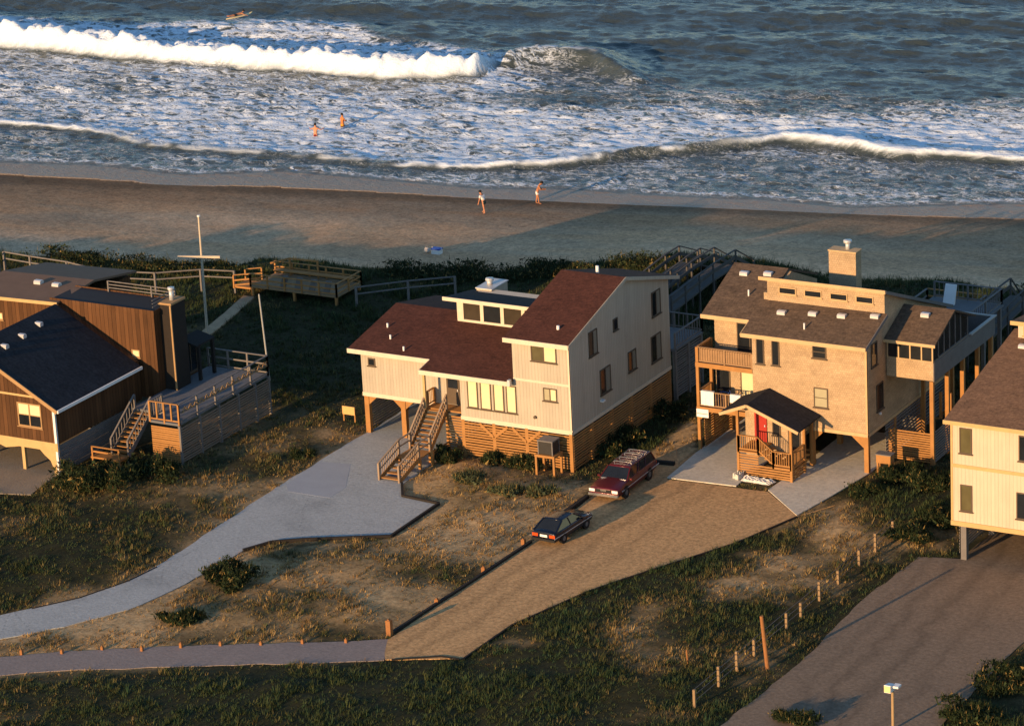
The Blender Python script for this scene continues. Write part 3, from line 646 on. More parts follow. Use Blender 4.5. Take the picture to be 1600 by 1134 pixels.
def box_vent(parent, x, y, z, s=0.24):
    mb = MB(); mb.box(x-s, y-s*0.8, z-0.1, x+s, y+s*0.8, z+0.07)
    mb.prism([(y-s*0.8, z+0.07), (y+s*0.8, z+0.07), (y+s*0.5, z+0.15), (y-s*0.5, z+0.15)], 'x', x-s, x+s)
    return mb.build('roof_vent', METAL, parent)
def railing(parent, p, q, h=0.95, mat=None, step=0.16, posts=None, solid=False, name='railing', rails=2, cap=0.09, bal=0.035):
    mat = mat or WOOD; p = Vector(p); q = Vector(q); L = (q-p).length; mb = MB(); up = Vector((0, 0, h))
    mb.beam(p+up, q+up, cap+0.03, 0.045)
    if rails > 1: mb.beam(p+Vector((0, 0, 0.12)), q+Vector((0, 0, 0.12)), 0.04, 0.08)
    if rails > 2: mb.beam(p+up*0.55, q+up*0.55, 0.04, 0.09)
    n = posts or max(2, int(L/1.8)+1)
    for i in range(n):
        c = p.lerp(q, i/(n-1)); mb.box(c.x-0.05, c.y-0.05, c.z-0.1, c.x+0.05, c.y+0.05, c.z+h-0.02)
    if step:
        k = int(L/step)
        for i in range(1, k):
            c = p.lerp(q, i/k); mb.box(c.x-bal/2, c.y-bal/2, c.z+0.1, c.x+bal/2, c.y+bal/2, c.z+h-0.03)
    if solid:
        d = (q-p).normalized(); s = Vector((-d.y, d.x, 0))*0.03
        mb.beam(p+Vector((0, 0, h*0.5))+s, q+Vector((0, 0, h*0.5))+s, 0.03, h*0.82)
    return mb.build(name, mat, parent)

# ================================================================== the maroon-roofed house
H = thing('beach_house', 'pale beach house on piles with maroon shingle roof and orange lattice skirt', 'house', (-7, 6, 0))
def zr(y): return 7.58+0.27*(y+0.5) if y <= 6.5 else 9.47-0.28*(y-6.5)       # tall block's roof
def zl(y): return 4.98+0.19*(y+0.45) if y <= 6.4 else 6.28-0.2*(y-6.4)       # long low roof
T = 0.14
MB().prism([(0, 2.22), (12.2, 2.22), (12.2, zr(12.2)-T-.02), (6.5, zr(6.5)-T-.02), (0, zr(0)-T-.02)], 'x', -3.6, 0.0).build('wall', SIDING_M, H)
MB().box(-7.1, 0.0, 2.28, -3.604, 10.5, zl(0)-T-.02).build('wall', SIDING_M, H)
mb = MB(); mb.box(-7.1, 0.2, zl(0)-T-.02, -3.604, 10.4, 5.05); mb.build('wall', SIDING_M, H)
MB().prism([(1.3, 2.36), (10.5, 2.36), (10.5, zl(10.5)-T-.02), (6.4, zl(6.4)-T-.02), (1.3, zl(1.3)-T-.02)], 'x', -14.4, -7.104).build('wall', SIDING_M, H)
# tall roof
mb = MB(); x0, x1 = -3.85, 0.25
mb.slab([(x0, -.5, zr(-.5)), (x1, -.5, zr(-.5)), (x1, 6.5, zr(6.5)), (x0, 6.5, zr(6.5))], T)
mb.slab([(x0, 6.502, zr(6.5)), (x1, 6.502, zr(6.5)), (x1, 13.1, zr(13.1)), (x0, 13.1, zr(13.1))], T)
rf = mb.build('roof', ROOF_M, H)
mb = MB(); mb.box(x0-.01, -.56, zr(-.5)-.25, x1+.01, -.503, zr(-.5)+.01); mb.build('fascia', TRIM_M, rf)
mb = MB(); mb.beam((x1+.03, -.5, zr(-.5)-.1), (x1+.03, 6.5, zr(6.5)-.1), 0.04, 0.2); mb.beam((x1+.03, 6.5, zr(6.5)-.1), (x1+.03, 13.1, zr(13.1)-.1), 0.04, 0.2); mb.build('rake_board', SIDING_M, rf)
vent(rf, -1.1, .9, zr(.9), 0.2, 0.09); vent(rf, -1.9, 7.2, zr(7.2), 0.42, 0.10)
# long low roof with its jog
mb = MB()
mb.slab([(-9.45, -.45, zl(-.45)), (-3.63, -.45, zl(-.45)), (-3.63, 6.4, zl(6.4)), (-9.45, 6.4, zl(6.4))], T)
mb.slab([(-14.95, .8, zl(.8)), (-9.452, .8, zl(.8)), (-9.452, 6.4, zl(6.4)), (-14.95, 6.4, zl(6.4))], T)
mb.slab([(-14.95, 6.402, zl(6.4)), (-3.63, 6.402, zl(6.4)), (-3.63, 11, zl(11)), (-14.95, 11, zl(11))], T)
rf = mb.build('roof', ROOF_M, H)
mb = MB(); mb.box(-9.46, -.51, zl(-.45)-.25, -3.615, -.453, zl(-.45)+.01); mb.box(-14.96, .74, zl(.8)-.25, -9.47, .797, zl(.8)+.01)
mb.beam((-9.48, -.46, zl(-.45)-.12), (-9.48, .8, zl(.8)-.12), .04, .22); mb.build('fascia', TRIM_M, rf)
for x, y in ((-13.0, 2.4), (-11.5, 1.35), (-13.9, 3.6)): vent(rf, x, y, zl(y), 0.24, 0.06)
mb = MB(); mb.box(-3.72, -.52, zl(-.45)-.22, -3.56, -.3, zl(-.45)+.12); mb.build('gutter_end', METAL, rf)
# clerestory
cl = MB()
yc = 5.25; zb = zl(yc)
cl.box(-10.15, yc, zb-.05, -3.9, yc+.12, zb+.14); cl.box(-10.15, yc+.01, 7.2, -3.9, yc+.11, 7.38)
for x in (-10.15, -8.62, -7.28, -5.9, -4.6): cl.box(x, yc-.005, zb+.13, x+(.42 if x < -10 else .22), yc+.125, 7.21)
cl.box(-10.15, yc+.13, zb-.1, -3.9, 8.4, 7.1)
clo = cl.build('clerestory', TRIM_M, H)
mb = MB(); mb.slab([(-10.75, 4.75, 7.60), (-3.75, 4.75, 7.60), (-3.75, 8.6, 6.95), (-10.75, 8.6, 6.95)], .12); mb.build('clerestory_roof', ROOF_D, clo)
mb = MB(); mb.box(-10.77, 4.69, 7.40, -3.73, 4.747, 7.62); mb.build('fascia', TRIM_M, clo)
for i, x in enumerate((-9.73, -8.4, -7.06, -5.68)):
    mb = MB(); mb.box(x, yc+.05, zb+.15, x+1.1, yc+.07, 7.19); mb.build('pane', GLASS if i % 2 else glass('tawny_glass', (0.045, 0.034, 0.022), 0.25), clo)
# chimney chase
ch = MB(); ch.box(-10.4, 8.0, 5.0, -9.4, 9.9, 7.18); cho = ch.build('chimney', SIDING_M, H)
mb = MB(); mb.box(-10.45, 7.95, 7.18, -9.35, 9.95, 7.24); mb.build('cap', METAL, cho)
mb = MB(); mb.tube((-9.95, 8.8, 7.24), (-9.95, 8.8, 7.5), .17, .17, 12); mb.tube((-9.95, 8.8, 7.5), (-9.95, 8.8, 7.62), .26, .24, 12); mb.build('flue', METAL, cho, True)
# trim at wall bottoms and corners
mb = MB(); mb.box(-7.12, -.035, 2.16, .035, -.002, 2.42); mb.box(.002, -.035, 2.16, .035, 12.2, 2.36); mb.build('band_board', TRIM_M, H)
mb = MB(); mb.box(-14.42, 1.265, 2.26, -8.95, 1.298, 2.50); mb.build('band_board', TRIM_M, H)
mb = MB(); mb.box(-3.6, -.02, 4.98, .02, -.002, 5.12); mb.build('belt_board', TRIM_M, H)
mb = MB(); mb.box(-.1, -.03, 2.43, .03, -.003, 7.3); mb.box(.003, -.03, 2.37, .03, .1, 7.3); mb.build('corner_board', TRIM_M, H)
# windows
window(H, 'y', -2.38, -.78, 6.26, 7.24, 0, (GLASS_O, CURTAIN))
window(H, 'y', -1.72, -.86, 4.0, 4.76, 0, (BLIND, CURTAIN))
for x0_, x1_ in ((-6.62, -5.95), (-5.78, -5.09), (-4.93, -4.26), (-4.11, -3.46)): window(H, 'y', x0_, x1_, 2.98, 4.6, 0, (CURTAIN,), name='picture_window')
window(H, 'y', -13.92, -13.44, 4.15, 4.62, 1.3, (GLASS,))
S2 = (GLASS, plain('grey_blind', (0.20, 0.19, 0.15), 0.6, 0.1))
window(H, 'x', 2.3, 3.3, 5.98, 7.42, 0, S2); window(H, 'x', 5.25, 5.78, 6.6, 7.3, 0, (GLASS,)); window(H, 'x', 10.0, 11.1, 5.97, 7.44, 0, S2)
window(H, 'x', 3.45, 4.7, 3.36, 4.84, 0, S2); window(H, 'x', 6.88, 7.85, 3.62, 4.82, 0, S2); window(H, 'x', 9.76, 11.0, 3.25, 4.85, 0, S2)
mb = MB(); mb.tube((-2.3, -.12, 2.95), (-2.3, .0, 2.95), .09, .09, 8); mb.build('wall_vent', FRAME_D, H)
mb = MB(); mb.box(.0, 3.35, 3.02, .22, 3.62, 3.12); mb.build('wall_lamp', WHITE, H)
# entry recess
d_ = MB().box(-8.72, 1.22, 2.52, -7.86, 1.292, 4.42).build('door', FRAME_D, H)
MB().box(-7.98, 1.14, 3.35, -7.93, 1.218, 3.47).build('handle', METAL, d_)
MB().box(-8.6, 1.19, 3.5, -7.98, 1.218, 4.3).build('pane', GLASS, d_)
pile(H, -9.5, .1, 2.5, 4.75, .07, TRIM_C, 'porch_post')
# piles, lattice, carport
for x in (-14.2, -11.75): 
    pile(H, x, 1.45, -.1, 2.34, .15)
    gusset(H, x+.15, 1.34, 2.25, .55, .5)
    if x > -14: gusset(H, x-.15, 1.34, 2.25, -.55, .5)
for x, y in ((-14.2, 5.5), (-14.2, 9.8), (-9.3, 5.5), (-11.7, 5.5), (-9.3, 9.8), (-11.7, 9.8)): pile(H, x, y, -.1, 2.34, .14)
for x in (-7.0, -5.0, -2.9, -.1): pile(H, x, .06, -.1, 2.2, .1)
for y in (2.4, 4.8, 7.2, 9.6, 12.05): pile(H, -.1, y, -.1, 2.2, .1)
for x in (-5.0, -2.9):
    for s in (-.9, .9): brace_y(H, x, -.06, 2.12, s, .75)
lattice_y(H, -7.0, -.1, -.035, .12, 2.1); lattice_x(H, 0.05, 12.1, .035, .1, 2.1)
lattice_x(H, 1.6, 10.4, -14.25, .15, 2.2, WOOD_GREY); lattice_y(H, -14.2, -8.3, 10.3, .15, 2.2, WOOD_GREY); lattice_x(H, .3, 10.3, -7.15, .1, 2.2, WOOD)
# entry stairs
st = MB()
xa, xb = -9.55, -8.25
def stringer(p, q): st.beam(p, q, .06, .26)
for x in (xa, xb): stringer((x, -5.15, .05), (x, -2.9, .68)); stringer((x, -1.75, .66), (x, .35, 2.45)); 
st.box(xa-.03, -2.95, .62, xb+.03, -1.7, .70)
st.box(xa-.03, .3, 2.40, -7.15, 1.2, 2.49)
sto = st.build('staircase', WOOD, H)
for i in range(5):
    y = -5.1+i*.46; z = .10+i*.14; MB().box(xa+.03, y, z, xb-.03, y+.30, z+.045).build('tread', WOOD, sto)
for i in range(9):
    y = -1.72+i*.23; z = .86+i*.19; MB().box(xa+.03, y, z, xb-.03, y+.26, z+.045).build('tread', WOOD, sto)
for x in (xa, xb):
    mb = MB()
    pts = [(x, -5.2, 1.0), (x, -2.95, 1.62), (x, -1.75, 1.62), (x, .35, 3.42)]
    for a, b in zip(pts[:-1], pts[1:]): mb.beam(a, b, .10, .05); mb.beam((a[0], a[1], a[2]-.42), (b[0], b[1], b[2]-.42), .04, .08)
    for (_, y, z) in pts: mb.box(x-.05, y-.05, z-1.05, x+.05, y+.05, z)
    for (y0, z0_, y1, z1_) in ((-5.2, 1.0, -2.95, 1.62), (-1.75, 1.62, .35, 3.42)):
        for k in range(1, 12):
            t_ = k/12; y = y0+(y1-y0)*t_; z = z0_+(z1_-z0_)*t_; mb.box(x-.018, y-.018, z-.85, x+.018, y+.018, z-.03)
    mb.build('handrail', plain('tan_rail', (.30, .215, .145), .85, .2), sto)
mb = MB()
for (x, y) in ((xa, -2.9), (xb, -2.9), (xb, -1.75), (xa, -1.75)): mb.box(x-.07, y-.07, -.1, x+.07, y+.07, .66)
mb.box(xb-.07, .25, -.1, xb+.07, .39, 2.4); mb.box(-8.0, -2.1, -.1, -7.86, -1.96, .9)
mb.build('stair_post', WOOD, sto)
lattice_y(H, -8.2, -7.12, .25, .1, 2.3); lattice_x(H, -1.5, .2, -8.15, .1, .75)
railing(H, (xa, .42, 2.49), (xa, 1.2, 2.49), .9, WOOD, .14, 2)
# rear deck on piles
mb = MB(); mb.box(-3.5, 12.3, 3.2, .25, 16.0, 3.34); rd = mb.build('rear_deck', DECKING, H)
railing(rd, (.2, 12.4, 3.34), (.2, 15.95, 3.34), .95, WOOD_GREY, .3); railing(rd, (-3.45, 15.95, 3.34), (.2, 15.95, 3.34), .95, WOOD_GREY, .3)
for x, y in ((.1, 12.5), (.1, 14.2), (.1, 15.9), (-3.3, 15.9)): pile(rd, x, y, -.1, 3.2, .1, WOOD_GREY)
lattice_x(rd, 12.4, 15.9, .15, .3, 3.1, WOOD_GREY)

# ================================================================== the shingle house
S = thing('shingle_house', 'three storey cedar shingle house with row of small clerestory windows and big box chimney', 'house', (11, 10, 0))
def zs(y): return 7.45+.35*(y-5.25)
def zc(y): return 9.92-.385*(y-7.9)
MB().prism([(5.75, 2.2), (17, 2.2), (17, zc(17)-.16), (8.27, zc(8.27)-.16), (8.27, zs(8.27)-.16), (5.75, zs(5.75)-.16)], 'x', 8.4, 15.3).build('wall', SHAKE, S)
MB().prism([(7.6, 2.2), (14.5, 2.2), (14.5, 7.9), (11.1, zs(11.1)-.16), (7.6, zs(7.6)-.16)], 'x', 5.2, 8.396).build('wall', SHAKE, S)
mb = MB()
mb.slab([(8.0, 5.25, zs(5.25)), (15.45, 5.25, zs(5.25)), (15.45, 8.24, zs(8.24)), (8.0, 8.24, zs(8.24))], .14)
mb.slab([(5.0, 6.4, zs(6.4)), (7.998, 6.4, zs(6.4)), (7.998, 11.1, zs(11.1)), (4.85, 11.1, zs(11.1))], .14)
mb.slab([(8.0, 8.242, zs(8.242)), (8.22, 8.242, zs(8.242)), (8.22, 11.1, zs(11.1)), (8.0, 11.1, zs(11.1))], .14)
mb.slab([(4.85, 11.102, zs(11.1)), (8.22, 11.102, zs(11.1)), (8.22, 15, 8.1), (4.85, 15, 8.1)], .14)
rf = mb.build('roof', ROOF_S, S)
mb = MB(); mb.box(7.98, 5.19, zs(5.25)-.22, 15.47, 5.247, zs(5.25)+.01); mb.box(4.97, 6.34, zs(6.4)-.22, 7.95, 6.397, zs(6.4)+.01)
mb.beam((7.96, 5.2, zs(5.2)-.11), (7.96, 6.4, zs(6.4)-.11), .04, .2); mb.build('fascia', TRIM_S, rf)
mb = MB(); mb.beam((15.48, 5.25, zs(5.25)-.1), (15.48, 8.24, zs(8.24)-.1), .04, .2); mb.build('rake_board', WOOD_GREY, rf)
for q in ((290,143),(430,158)): 
    for y in (10.3,):
        pass
for x, y in ((5.9, 10.2), (7.3, 10.4), (9.55, 7.3), (11.35, 7.5), (13.05, 7.6), (14.9, 7.9)): box_vent(rf, x, y, zs(y))
for x, y in ((7.0, 8.4), (11.4, 6.2)): vent(rf, x, y, zs(y), .34, .05)
# clerestory
mb = MB(); mb.box(8.23, 8.25, zs(8.25)-.1, 15.302, 8.268, 9.66); clo = mb.build('clerestory', SHAKE, S)
mb = MB(); mb.slab([(7.9, 7.9, 9.92), (15.5, 7.9, 9.92), (15.5, 17.4, zc(17.4)), (7.9, 17.4, zc(17.4))], .13); mb.build('clerestory_roof', ROOF_D, clo)
mb = MB(); mb.box(7.88, 7.84, 9.74, 15.52, 7.897, 9.94); mb.build('fascia', TRIM_S, clo)
mb = MB(); mb.beam((15.53, 7.9, 9.83), (15.53, 17.4, zc(17.4)-.09), .04, .18); mb.build('rake_board', WOOD_GREY, clo)
mb = MB(); mb.box(8.0, 8.27, zs(8.25)-.1, 8.225, 11.5, 8.9); mb.build('side_wall', SHAKE, clo)
for x0_, x1_ in ((8.95, 10.0), (10.5, 11.55), (12.05, 13.1), (13.6, 14.65)): window(S, 'y', x0_, x1_, 8.95, 9.35, 8.25, (GLASS,), TRIM_S, .05, name='clerestory_window')
# chimney chase
cho = MB().box(10.3, 12.0, 7.6, 11.95, 12.75, 10.5).build('chimney', SHAKE, S)
MB().box(10.26, 11.96, 10.5, 11.99, 12.79, 10.56).build('cap', TRIM_S, cho)
mb = MB(); mb.tube((11.3, 12.4, 10.56), (11.3, 12.4, 10.95), .13, .13, 12); mb.tube((11.3, 12.4, 10.95), (11.3, 12.4, 11.1), .24, .24, 12); mb.build('flue', METAL, cho, True)
# front windows
window(S, 'y', 8.66, 9.14, 5.6, 7.1, 5.75, (GLASS,)); window(S, 'y', 9.6, 10.07, 5.62, 7.1, 5.75, (GLASS,))
window(S, 'y', 12.07, 12.9, 6.35, 7.1, 5.75, (GLASS,), rows=2); window(S, 'y', 12.1, 12.95, 3.5, 4.65, 5.75, (BLIND,), rows=2)
window(S, 'x', 6.3, 7.1, 5.95, 7.3, 15.3, (GLASS,)); window(S, 'x', 6.95, 7.85, 3.2, 4.75, 15.3, (GLASS,))
mb = MB(); mb.box(8.38, 5.71, 2.12, 15.34, 5.748, 2.32); mb.box(15.303, 5.71, 2.12, 15.34, 17, 2.3); mb.build('band_board', TRIM_S, S)
mb = MB(); mb.box(15.2, 5.715, 2.33, 15.335, 5.747, 7.3); mb.box(15.303, 5.715, 2.33, 15.335, 5.85, 7.3); mb.build('corner_board', TRIM_S, S)
mb = MB(); mb.box(15.32, 7.2, 2.98, 15.45, 7.32, 3.1); mb.build('wall_lamp', WHITE, S)
# left decks
for zf, nm in ((5.02, 'upper_deck'), (2.42, 'lower_deck')):
    dk = MB().box(4.9, 5.8, zf, 8.39, 7.59, zf+.16).build(nm, DECKING, S)
    MB().box(4.86, 5.72, zf-.06, 8.39, 5.79, zf+.2).build('rim_board', WOOD, dk)
    railing(dk, (4.95, 5.85, zf+.16), (8.33, 5.85, zf+.16), .92, plain('balcony_timber', (.30, .18, .09), .85, .25), .15, 3, solid=(zf > 4))
    railing(dk, (4.95, 5.95, zf+.16), (4.95, 7.5, zf+.16), .92, WOOD, .15, 2, solid=(zf > 4))
for y in (5.85, 7.55): pile(S, 4.95, y, -.1, 6.1, .085)
window(S, 'y', 6.75, 8.35, 2.7, 4.75, 7.6, (CURTAIN, GLASS), name='sliding_door'); window(S, 'y', 5.25, 6.1, 2.7, 4.75, 7.6, (GLASS,), name='sliding_door')
window(S, 'y', 6.6, 8.2, 5.3, 7.2, 7.6, (GLASS, GLASS), name='sliding_door')
# under the house
for x in (15.18, 11.9): 
    pile(S, x, 5.86, -.1, 2.2, .13)
gusset(S, 15.05, 5.75, 2.1, -.75, .65); gusset(S, 12.03, 5.75, 2.1, .6, .6)
for x in (5.2, 8.5, 11.9, 15.18):
    for y in (9.5, 13.2, 16.8): pile(S, x, y, -.1, 2.2, .13)
pile(S, 8.5, 5.95, -.1, 2.2, .12); gusset(S, 8.38, 5.8, 2.3, -.5, .5); gusset(S, 5.03, 5.8, 2.3, .5, .5)
lattice_x(S, 6.0, 13.2, 5.2, .15, 2.15, WOOD); lattice_y(S, 5.2, 15.1, 13.3, .1, 2.15, WOOD_GREY); lattice_x(S, 8.2, 17, 15.28, .1, 2.1, WOOD_GREY, .2, .12)
lattice_x(S, 6.0, 13.2, 8.75, .15, 2.15, WOOD_GREY)
# screened porch wing
zp = lambda y: 7.1+.40*(y-8.0) if y <= 10.9 else 8.26-.40*(y-10.9)
MB().box(15.344, 8.3, 4.9, 18.1, 13.4, 5.98).build('porch_wall', SHAKE, S)
MB().box(15.36, 8.6, 4.82, 18.0, 17.1, 4.9).build('porch_floor', WOOD_GREY, S)
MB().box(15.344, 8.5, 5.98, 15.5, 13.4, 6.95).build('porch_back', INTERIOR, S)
mb = MB()
for x in (15.36, 16.02, 16.70, 17.38, 18.02): mb.box(x, 8.31, 5.98, x+.075, 8.39, 6.92)
mb.box(15.35, 8.30, 6.92, 18.1, 8.4, 7.08); mb.box(15.35, 8.305, 5.95, 18.1, 8.42, 6.02)
mb.build('porch_frame', TRIM_S, S)
mb = MB()
for y in (9.1, 9.9, 10.7, 11.5, 12.3, 13.3): mb.box(18.02, y, 5.98, 18.09, y+.08, zp(y)-.15)
mb.box(18.03, 9.1, 5.985, 18.085, 13.38, 6.05)
mb.build('porch_frame', WOOD_GREY, S)
mb = MB(); mb.box(15.45, 8.34, 6.03, 18.0, 8.35, 6.91); mb.build('insect_screen', GLASS, S)
mb = MB(); mb.prism([(8.45, 6.0), (13.3, 6.0), (13.3, zp(13.3)-.2), (10.9, zp(10.9)-.2), (8.45, zp(8.45)-.2)], 'x', 18.03, 18.05); mb.build('insect_screen', GLASS, S)
mb = MB(); mb.slab([(15.32, 8.0, zp(8)), (18.35, 8.0, zp(8)), (18.35, 10.9, zp(10.9)), (15.32, 10.9, zp(10.9))], .12)
mb.slab([(15.32, 10.902, zp(10.9)), (18.35, 10.902, zp(10.9)), (18.35, 13.9, zp(13.9)), (15.32, 13.9, zp(13.9))], .12); rf = mb.build('porch_roof', ROOF_S, S)
mb = MB(); mb.box(15.32, 7.94, zp(8)-.16, 18.37, 7.997, zp(8)+.01); mb.build('fascia', TRIM_S, rf)
box_vent(rf, 16.9, 10.2, zp(10.2))
# deck parapet running back, posts below
mb = MB(); mb.box(18.104, 8.3, 4.86, 18.16, 17.2, 5.95); mb.box(15.4, 17.12, 4.9, 18.1, 17.2, 5.9); mb.build('deck_parapet', WOOD_GREY, S)
mb = MB(); mb.box(18.06, 13.5, 5.955, 18.26, 17.25, 6.02); mb.box(15.4, 17.06, 5.93, 18.04, 17.25, 5.99); mb.build('deck_cap_rail', plain('pale_rail', (.42, .40, .36), .8, .15), S)
for y in (8.42, 10.6, 12.8, 15.0, 17.0): pile(S, 17.98, y, -.1, 4.85, .11, name='deck_post')
for y in (12.8, 17.0): pile(S, 15.6, y, -.1, 4.85, .1, name='deck_post')
lattice_y(S, 15.4, 17.9, 8.3, .1, 1.9, WOOD, .135, .085); lattice_x(S, 8.5, 17, 18.1, .1, 1.9, WOOD_GREY)
for x in (16.6, 17.2): pile(S, x, 12.9, 1.0, 2.6, .07)
# entry porch with its own gable
EP = MB()
def ze(x): return 4.27-.385*(x-9.42) if x >= 9.42 else 4.27-.40*(9.42-x)
mb = MB(); mb.slab([(9.42, 2.75, ze(9.42)), (12.5, 2.75, ze(12.5)), (12.5, 5.7, ze(12.5)), (9.42, 5.7, ze(9.42))], .1)
mb.slab([(7.75, 2.75, ze(7.75)), (9.418, 2.75, ze(9.42)), (9.418, 5.7, ze(9.42)), (7.75, 5.7, ze(7.75))], .1); er = mb.build('entry_roof', ROOF_D, S)
mb = MB(); mb.beam((9.42, 2.72, ze(9.42)-.08), (12.5, 2.72, ze(12.5)-.08), .05, .17); mb.beam((7.75, 2.72, ze(7.75)-.08), (9.42, 2.72, ze(9.42)-.08), .05, .17); mb.build('fascia', TRIM_S, er)
ep = MB().box(8.75, 2.85, 1.42, 10.0, 4.65, 1.5).build('entry_deck', WOOD, S); MB().box(10.9, 2.85, .72, 12.0, 4.65, .8).build('lower_landing', WOOD, ep)
for i in range(3): MB().box(10.0+i*.3, 3.0, 1.27-i*.17, 10.32+i*.3, 4.4, 1.32-i*.17).build('tread', WOOD, ep)
for x, y, z1_ in ((8.78, 2.9, ze(8.78)-.12), (11.98, 2.9, ze(11.98)-.12), (11.98, 4.6, ze(11.98)-.12), (11.98, 5.6, ze(11.98)-.12)): pile(ep, x, y, -.1, z1_, .07, name='post')
railing(ep, (8.8, 2.88, 1.5), (10.0, 2.88, 1.5), .9, WOOD, .12, 2); railing(ep, (10.0, 2.88, 1.5), (10.9, 2.88, .8), .9, WOOD, .12, 2)
railing(ep, (10.9, 2.88, .8), (11.95, 2.88, .8), .9, WOOD, .12, 2); railing(ep, (11.98, 2.95, .8), (11.98, 4.55, .8), .9, WOOD, .12, 2)
lattice_y(ep, 8.75, 10.0, 2.86, .1, 1.42, WOOD, .14, .09); lattice_y(ep, 10.0, 11.98, 2.86, .1, .78, WOOD, .14, .09); lattice_x(ep, 2.9, 4.6, 12.02, .1, .78, WOOD)
mb = MB(); mb.box(8.4, 4.66, .6, 11.9, 4.78, 2.75)
mb.prism([(8.4, 2.75), (11.9, 2.75), (11.9, ze(11.9)-.13), (9.42, ze(9.42)-.13), (8.4, ze(8.4)-.13)], 'y', 4.661, 4.779); ew = mb.build('entry_wall', SHAKE, S)
dr = MB().box(8.98, 4.60, 1.5, 9.72, 4.658, 3.55).build('door', REDDOOR, ew); MB().box(9.6, 4.54, 2.4, 9.66, 4.598, 2.5).build('handle', METAL, dr)
window(ew, 'y', 10.05, 10.55, 1.95, 3.1, 4.66, (GLASS,)); window(ew, 'y', 11.0, 11.75, .9, 2.9, 4.66, (GLASS,), name='screen_door')
# rear deck and things on it
mb = MB(); mb.box(12.2, 17.3, 4.75, 16.6, 22.5, 4.88); rd = mb.build('rear_deck', DECKING, S)
for p, q in (((16.5, 17.4, 4.88), (16.5, 22.4, 4.88)), ((12.3, 22.4, 4.88), (16.5, 22.4, 4.88))): railing(rd, p, q, .95, WOOD_GREY, .28)
for x, y in ((16.4, 19.8), (16.4, 22.3), (12.4, 22.3), (12.4, 19.8)): pile(rd, x, y, -.5, 4.75, .1, WOOD_GREY)
tag(MB().prism([(21.2, 4.89), (21.4, 4.89), (21.75, 6.0), (21.68, 6.0)], 'x', 13.3, 14.0).build('board_panel', WHITE, None, origin=(13.4, 21.6, 4.9)), 'white board leaning upright on the rear deck rail of the shingle house', 'board')

# ================================================================== cream house at the right edge
K = thing('cream_house', 'cream boarded house on stilts with tan brown roof, cut by the right edge', 'house', (30, 0, 0))
zk = lambda y: 7.68+.19*(y+4.4)
MB().prism([(-4, 1.98), (8, 1.98), (8, zk(8)-.16), (-4, zk(-4)-.16)], 'x', 24.25, 37).build('wall', CREAM, K)
mb = MB(); mb.slab([(24.0, -4.4, zk(-4.4)), (37.4, -4.4, zk(-4.4)), (37.4, 5.4, zk(5.4)), (24.0, 5.4, zk(5.4))], .14)
mb.slab([(24.0, 5.402, zk(5.4)), (37.4, 5.402, zk(5.4)), (37.4, 9, zk(5.4)-.9), (24, 9, zk(5.4)-.9)], .14); rf = mb.build('roof', ROOF_C, K)
mb = MB(); mb.box(23.98, -4.46, zk(-4.4)-.2, 37.4, -4.403, zk(-4.4)+.01); mb.build('fascia', TRIM_C, rf)
box_vent(rf, 25.2, 3.6, zk(3.6))
mb = MB(); mb.box(24.22, -4.04, 5.06, 37, -4.003, 5.24); mb.build('belt_board', TRIM_C, K)
mb = MB(); mb.box(24.20, -4.06, 1.88, 37, -4.003, 2.13); mb.build('band_board', TRIM_C, K)
MB().box(24.21, -4.03, 2.14, 24.32, -4.002, 7.45).build('corner_board', TRIM_C, K)
for x0_, x1_ in ((24.7, 25.37), (27.9, 28.9), (31.4, 32.1)):
    window(K, 'y', x0_, x1_, 5.86, 7.24, -4, (GLASS_O if x0_ < 25 else GLASS,)); window(K, 'y', x0_+.02-(.15 if x0_ > 27 else 0), x1_, 2.72, 4.16, -4, (GLASS_O if x0_ < 25 else GLASS,))
mb = MB(); mb.box(24.55, 4.5, 9.2, 37, 4.6, 10.2); mb.box(24.55, 4.6, 9.2, 30, 7.5, 9.9); clo = mb.build('clerestory', CREAM, K)
mb = MB(); mb.slab([(24.3, 4.1, 10.38), (37, 4.1, 10.38), (37, 8, 9.9), (24.3, 8, 9.9)], .14); mb.build('clerestory_roof', ROOF_C, clo); MB().box(24.28, 4.04, 10.18, 37, 4.097, 10.40).build('fascia', TRIM_C, clo)
for x in (24.85, 26.2, 27.6): window(K, 'y', x, x+.9, 9.5, 10.0, 4.5, (GLASS,), TRIM_C, .05, name='clerestory_window')
cho = MB().box(24.7, 6.6, 9.3, 26.0, 7.4, 11.35).build('chimney', CREAM, K); MB().box(24.66, 6.56, 11.35, 26.04, 7.44, 11.42).build('cap', TRIM_C, cho)
mb = MB(); mb.tube((25.3, 7, 11.42), (25.3, 7, 11.7), .13, .13, 10); mb.build('flue', METAL, cho, True)
for x in (24.85, 28.6, 32.4):
    for y in (-3.8, 0, 3.8, 7.8): pile(K, x, y, -.1, 1.97, .15, WOOD_GREY)
lattice_x(K, -3.6, 7.8, 24.5, .2, 1.9, WOOD_GREY); lattice_y(K, 24.5, 37, 7.9, .2, 1.9, WOOD_GREY)

